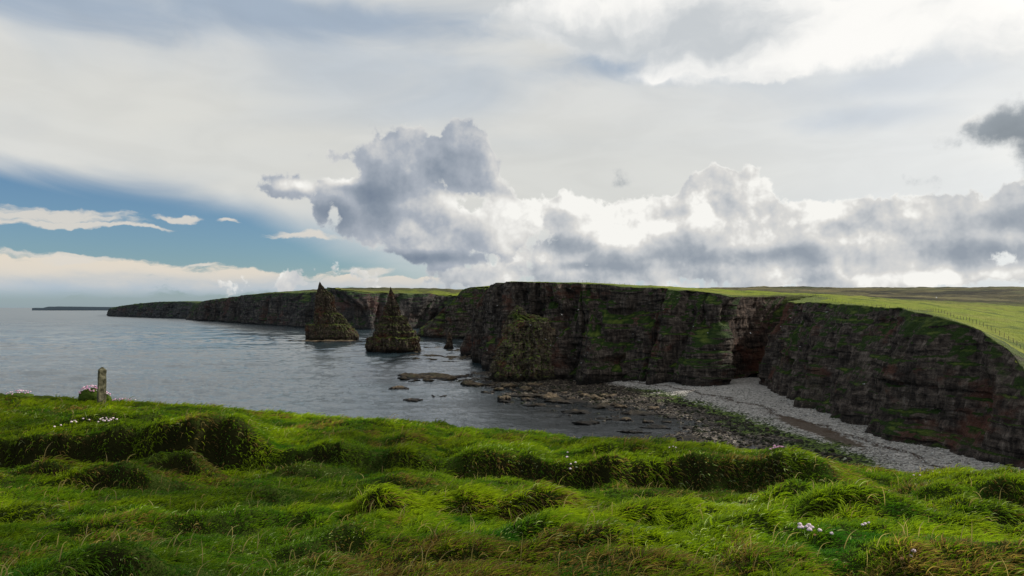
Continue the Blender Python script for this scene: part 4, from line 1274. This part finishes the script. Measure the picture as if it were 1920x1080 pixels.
thrift('cluster of pale pink thrift heads on stems, lower right of the meadow', [(1500, 989), (1499, 995), (1504, 995), (1512, 994), (1517, 991), (1523, 995), (1518, 1000), (1519, 997), (1537, 1001)], m_pale, 1.5)
thrift('single pink thrift head just right of the lower right cluster', [(1559.5, 1007)], m_pale, 1.5)
thrift('single brown faded flower head below the lower right pink cluster', [(1528, 1010)], m_brownf, 1.1)
thrift('three small pale flowers at the edge of the silvery grass', [(1617, 990), (1622, 988), (1629, 986)], m_pale, 1.1)
thrift('lone pale pink flower in the middle of the meadow', [(956, 944)], m_pale, 1.6)
thrift('five pale flowers in the dark hollow under the turf bank', [(1063, 857), (1070, 870), (1079, 867), (1081, 876), (1069, 879), (1064, 848)], m_pale, 1.9)
thrift('pale flowers growing near the right end of the meadow edge', [(1724, 874), (1742, 878), (1749, 884), (1756, 886), (1766, 872), (1762, 886), (1713, 891), (1725, 891), (1773, 873)], m_pale, 1.5)
thrift('two flowers by the lower right corner of the meadow', [(1713, 1042), (1708, 1052)], m_pale, 1.2)
thrift('brown flower head left of the two corner flowers', [(1691, 1057)], m_brownf, 1.3)
thrift('scatter of white flowers below the post to its left', [(102, 800), (114, 797), (134, 791), (140, 789), (143, 791), (156, 785), (167, 787)], m_pale, 2.0)
thrift('dense patch of white flowers below the post to its right', [(184, 791), (188, 786), (192, 784), (196, 789), (200, 786), (204, 789), (208, 787), (212, 784), (219, 786), (199, 783), (206, 785), (193, 788)], m_pale, 2.0)
thrift('pink thrift on top of the turf bank right of centre', [(1444, 842), (1450, 840), (1454, 839), (1458, 838), (1462, 837), (1466, 838), (1469, 837), (1452, 836), (1459, 835)], m_pink, 2.0)
thrift('small thrift heads on the bank edge left of the pink patch', [(1255, 839), (1262, 837), (1267, 839)], m_pale, 1.5)


def cushion(px, py, w, h, n, label, Y=None, behind=0.0):
    b = hit(px, py)
    if Y:
        b = at(px, py, Y); b[2] = float(ground(np.array([b[0]]), np.array([b[1]]))[0]) + EYE
    b = b + np.array([0, behind, h * 0.75])
    t = empty('thrift_cushion', b); tag(t, label, 'flowers', 'thrift cushions along the cliff edge')
    V = IV4 * np.array([w, w * 0.7, h]); V = V * (1 + 0.12 * fbm(IV4[:, 0] * 4 + px, IV4[:, 1] * 4, IV4[:, 2] * 4, 3, 9)[:, None])
    mesh_obj('cushion', V, IF4, m_green, t)
    for i in range(n):
        a = random.uniform(0, 2 * pi); rr_ = math.sqrt(random.random()) * 0.98
        x, y = cos(a) * rr_, sin(a) * rr_
        z = math.sqrt(max(0, 1 - rr_ * rr_))
        head(t, (x * w * 1.02, y * w * 0.7, z * h + 0.05 + random.uniform(0, .03)), random.uniform(0.9, 1.5), m_pink if random.random() < 0.75 else m_pale, i)


YC = min(YP + 0.7, 21.0)
cb = at(168, 742, YC)
cushion(171, 742, 0.33, 0.24, 90, 'big round cushion of pink thrift behind the concrete post', Y=YC)
cushion(198, 746, 0.16, 0.16, 30, 'small clump of pink thrift at the right foot of the post', Y=min(YP + 0.5, 20.8))
cushion(35, 744, 0.42, 0.10, 34, 'low pink thrift mat at the far left of the cliff edge', Y=21.0)
cushion(232, 757, 0.40, 0.06, 30, 'low pink thrift mat right of the post on the edge', Y=20.7)

# ------------------------------------------------------------------ fence on the cliff top
m_wood, N_ = new_mat('fence_wood'); finish(N_, N_.mix(N_.noise(N_.n('ShaderNodeNewGeometry').outputs['Position'], 6, 4), (0.05, 0.042, 0.032), (0.15, 0.125, 0.095)), 0.9)
m_wire, N_ = new_mat('fence_wire'); finish(N_, (0.12, 0.12, 0.11), 0.6)


def land_z(x, y): return float(H(np.array([x]), np.array([y]))[0] + bumps(np.array([x]), np.array([y]))[0])


def fence(path, n, label, hgt=1.25, r=0.055):
    P = np.array(path, float)
    ch = np.r_[0, np.cumsum(np.linalg.norm(np.diff(P, axis=0), axis=1))]
    u = np.linspace(0, ch[-1], n); xs = np.interp(u, ch, P[:, 0]); ys = np.interp(u, ch, P[:, 1])
    zs = [land_z(a, b) for a, b in zip(xs, ys)]
    t = empty('wire_fence', (xs[0], ys[0], zs[0])); tag(t, label, 'fence')
    base = np.array([xs[0], ys[0], zs[0]])
    src = None
    for i, (a, b, c) in enumerate(zip(xs, ys, zs)):
        if src is None:
            src = tube('post', [(0, 0, -0.4), (0, 0, hgt * 0.6), (0.01, 0, hgt)], r, m_wood, t, 6); o = src
        else:
            o = src.copy(); COL.objects.link(o); o.parent = t
        o.location = (a - base[0], b - base[1], c - base[2] )
        o.rotation_euler = (random.uniform(-.05, .05), random.uniform(-.06, .06), random.uniform(0, 6)); o.scale = (1, 1, random.uniform(0.88, 1.08))
    for hh in (0.3, 0.65, 1.0):
        tube('wire', [(a - base[0], b - base[1], c - base[2] + hh) for a, b, c in zip(xs, ys, zs)], 0.006, m_wire, t, 3)


def land_hit(px, py, y0=100, y1=1500):
    d = ray(px, py)
    Ys = np.geomspace(y0, y1, 3000); q = d[None] * (Ys / d[1])[:, None]
    g = H(q[:, 0], q[:, 1]) - EYE
    k = np.where(q[:, 2] < g)[0]
    k = k[0] if len(k) else -1
    return q[k, 0], q[k, 1]


fp = [land_hit(*q, y0=130) for q in [(1935, 668), (1900, 642), (1850, 616), (1800, 599), (1750, 584)]]
fp += [(p_[0], p_[1]) for p_ in [at(1700, 573, 212), at(1650, 566, 236), at(1600, 560, 262), at(1560, 556, 290), at(1510, 554, 330)]]
fence(fp, 74, 'post and wire fence following the cliff top on the right')
fence([at(1190, 537, 345)[:2], at(1150, 533, 352)[:2], at(1110, 530, 358)[:2], at(1085, 530, 365)[:2]], 13, 'short run of fence posts on the skyline of the big cliff')
q_ = at(958.5, 529, 385); t = tube('marker_post', [(0, 0, -0.5), (0, 0, 0.9), (0, 0, 1.5)], 0.11, m_wood, None, 6); t.location = (q_[0], q_[1], land_z(q_[0], q_[1])); tag(t, 'lone dark post on the skyline at the left end of the big cliff', 'post')


# ------------------------------------------------------------------ walker
def person(px, Y):
    q = at(px, 553, Y); z = land_z(q[0], q[1])
    V = []; Ed = []; Rd = []
    J = [('pel', 0, 0, .95, .15), ('sp', 0, 0, 1.2, .16), ('ch', 0, 0, 1.4, .17), ('nk', 0, 0, 1.53, .065), ('hd', 0, -.01, 1.66, .105), ('tp', 0, -.01, 1.76, .07),
         ('sl', -.19, 0, 1.44, .07), ('el', -.24, .02, 1.16, .05), ('wl', -.22, -.06, .92, .035), ('sr', .19, 0, 1.44, .07), ('er', .24, .02, 1.16, .05), ('wr', .22, -.06, .92, .035),
         ('hl', -.1, 0, .9, .1), ('kl', -.12, -.06, .5, .07), ('al', -.12, .1, .08, .045), ('fl', -.12, -.05, .04, .04), ('hr', .1, 0, .9, .1), ('kr', .11, .03, .5, .07), ('ar', .11, -.16, .08, .045), ('fr', .11, -.3, .04, .04)]
    idx = {j[0]: i for i, j in enumerate(J)}
    E_ = [('pel', 'sp'), ('sp', 'ch'), ('ch', 'nk'), ('nk', 'hd'), ('hd', 'tp'), ('ch', 'sl'), ('sl', 'el'), ('el', 'wl'), ('ch', 'sr'), ('sr', 'er'), ('er', 'wr'), ('pel', 'hl'), ('hl', 'kl'), ('kl', 'al'), ('al', 'fl'), ('pel', 'hr'), ('hr', 'kr'), ('kr', 'ar'), ('ar', 'fr')]
    me = bpy.data.meshes.new('person'); me.from_pydata([j[1:4] for j in J], [(idx[a], idx[b]) for a, b in E_], []); me.update()
    m, N = new_mat('walker_clothes'); g = N.n('ShaderNodeTexCoord'); s = N.sep(g.outputs['Object'])
    c = N.mix(N.ss(s[2], 0.93, 0.97, lin=True), (0.02, 0.022, 0.03), (0.03, 0.03, 0.035)); c = N.mix(N.ss(s[2], 1.54, 1.56, lin=True), c, (0.25, 0.15, 0.11)); c = N.mix(N.ss(s[2], 1.70, 1.72, lin=True), c, (0.03, 0.02, 0.015))
    finish(N, c, 0.9); me.materials.append(m)
    o = bpy.data.objects.new('person', me); COL.objects.link(o); o.location = (q[0], q[1], z + 0.02)
    md = o.modifiers.new('skin', 'SKIN')
    for i, j in enumerate(J): me.skin_vertices[0].data[i].radius = (j[4], j[4] * (0.8 if j[0] in ('pel', 'sp', 'ch') else 1))
    me.skin_vertices[0].data[0].use_root = True
    s2_ = o.modifiers.new('sub', 'SUBSURF'); s2_.levels = 1; s2_.render_levels = 2
    o.rotation_euler = (0, 0, radians(60))
    tag(o, 'person in dark clothes walking on the grass at the cliff top, far off', 'person')


person(1462, 450)


# ------------------------------------------------------------------ gulls
m_w, N_ = new_mat('gull_white'); finish(N_, N_.mix(N_.noise(N_.n('ShaderNodeTexCoord').outputs['Object'], 8), (0.6, 0.6, 0.6), (0.8, 0.8, 0.8)), 0.7)
m_g, N_ = new_mat('gull_grey'); finish(N_, N_.mix(N_.noise(N_.n('ShaderNodeTexCoord').outputs['Object'], 8), (0.35, 0.37, 0.40), (0.5, 0.52, 0.55)), 0.7)
m_o, N_ = new_mat('gull_beak'); finish(N_, (0.6, 0.35, 0.05), 0.6)


def gull_meshes():
    ys = [(-0.28, .012, 0), (-0.2, .035, 0), (-0.05, .075, 0), (0.08, .08, 0), (0.18, .05, .02), (0.24, .042, .03), (0.28, .025, .03), (0.30, .010, .025)]
    V = []
    for y, r, z in ys:
        for k in range(8): V.append((r * cos(k * pi / 4), y, z + r * 0.9 * sin(k * pi / 4)))
    body = mesh_obj('gull', V, grid_faces(8, 8, True), m_w)
    W = []
    prof = [(0.04, .10, -.10, 0.02), (0.25, .14, -.05, .10), (0.42, .12, -.04, .13), (0.62, .02, -.07, .08), (0.70, -.05, -.08, .04)]
    for x, a, b, z in prof: W += [(x, a, z), (x, (a + b) / 2, z + 0.015), (x, b, z)]
    return body, W


body_src, WV = gull_meshes()
body_me = body_src.data
bpy.data.objects.remove(body_src)
def wing_me(sgn):
    me = bpy.data.meshes.new('wing'); v = [(x * sgn, y, z) for x, y, z in WV]; me.from_pydata(v, [], [tuple(f) for f in grid_faces(5, 3).tolist()]); me.materials.append(m_g); me.update(); return me
WM = [wing_me(1), wing_me(-1)]
bk = bpy.data.meshes.new('beak'); bk.from_pydata([(-.008, .29, .028), (.008, .29, .028), (0, .29, .012), (0, .345, .016)], [], [(0, 1, 3), (1, 2, 3), (2, 0, 3), (0, 2, 1)]); bk.materials.append(m_o)


def gull(p, yaw, roll, label, group, parts=True, scale=1.0):
    o = bpy.data.objects.new('gull', body_me); COL.objects.link(o); o.location = tuple(p); o.rotation_euler = (0, roll, yaw); o.scale = (scale,) * 3
    tag(o, label, 'bird', group)
    for w in WM:
        c = bpy.data.objects.new('wing', w); COL.objects.link(c); c.parent = o
    if parts:
        c = bpy.data.objects.new('beak', bk); COL.objects.link(c); c.parent = o
    return o


gull(at(1756, 558, 255), radians(70), radians(-25), 'white gull gliding over the moor, largest bird in the picture', None)
birds = [(1407, 624.5, 268), (1327, 624, 268), (1244, 579.5, 300), (1714.5, 694.5, 185), (1464, 612.5, 250), (1482, 595.5, 250), (1502, 604, 245), (1560.5, 598, 235), (1580.5, 623, 232), (1588, 608.5, 230), (1589, 639, 228), (1601, 638.5, 226), (1621, 636.5, 222), (1646, 625.5, 215), (1667, 668, 205),
         (932, 573, 330), (913.5, 656.5, 330), (995, 609.5, 318), (1023, 636, 318), (1032.5, 647.5, 318), (1044.5, 633, 318), (1084.5, 581, 318), (1053, 590, 318), (1101.5, 662, 305), (1096, 667, 305), (1090, 680.5, 305), (1078, 672, 305), (1069, 541, 325), (1187, 626, 300), (1198.5, 638, 300), (976, 703, 315), (1270, 560, 300), (1300, 612, 290), (1340, 655, 285),
         (1500, 650, 240), (1540, 660, 230), (1680, 640, 200), (1760, 690, 180), (1620, 720, 195), (1550, 585, 240), (655, 585, 680), (745, 640, 520)]
for i, (px, py, Y) in enumerate(birds):
    gull(at(px, py, Y - 6), random.uniform(0, 6.28), random.uniform(-.6, .6), 'small white gull flying in front of the dark cliffs', 'gulls wheeling along the cliffs', parts=False, scale=random.uniform(0.75, 1.05))
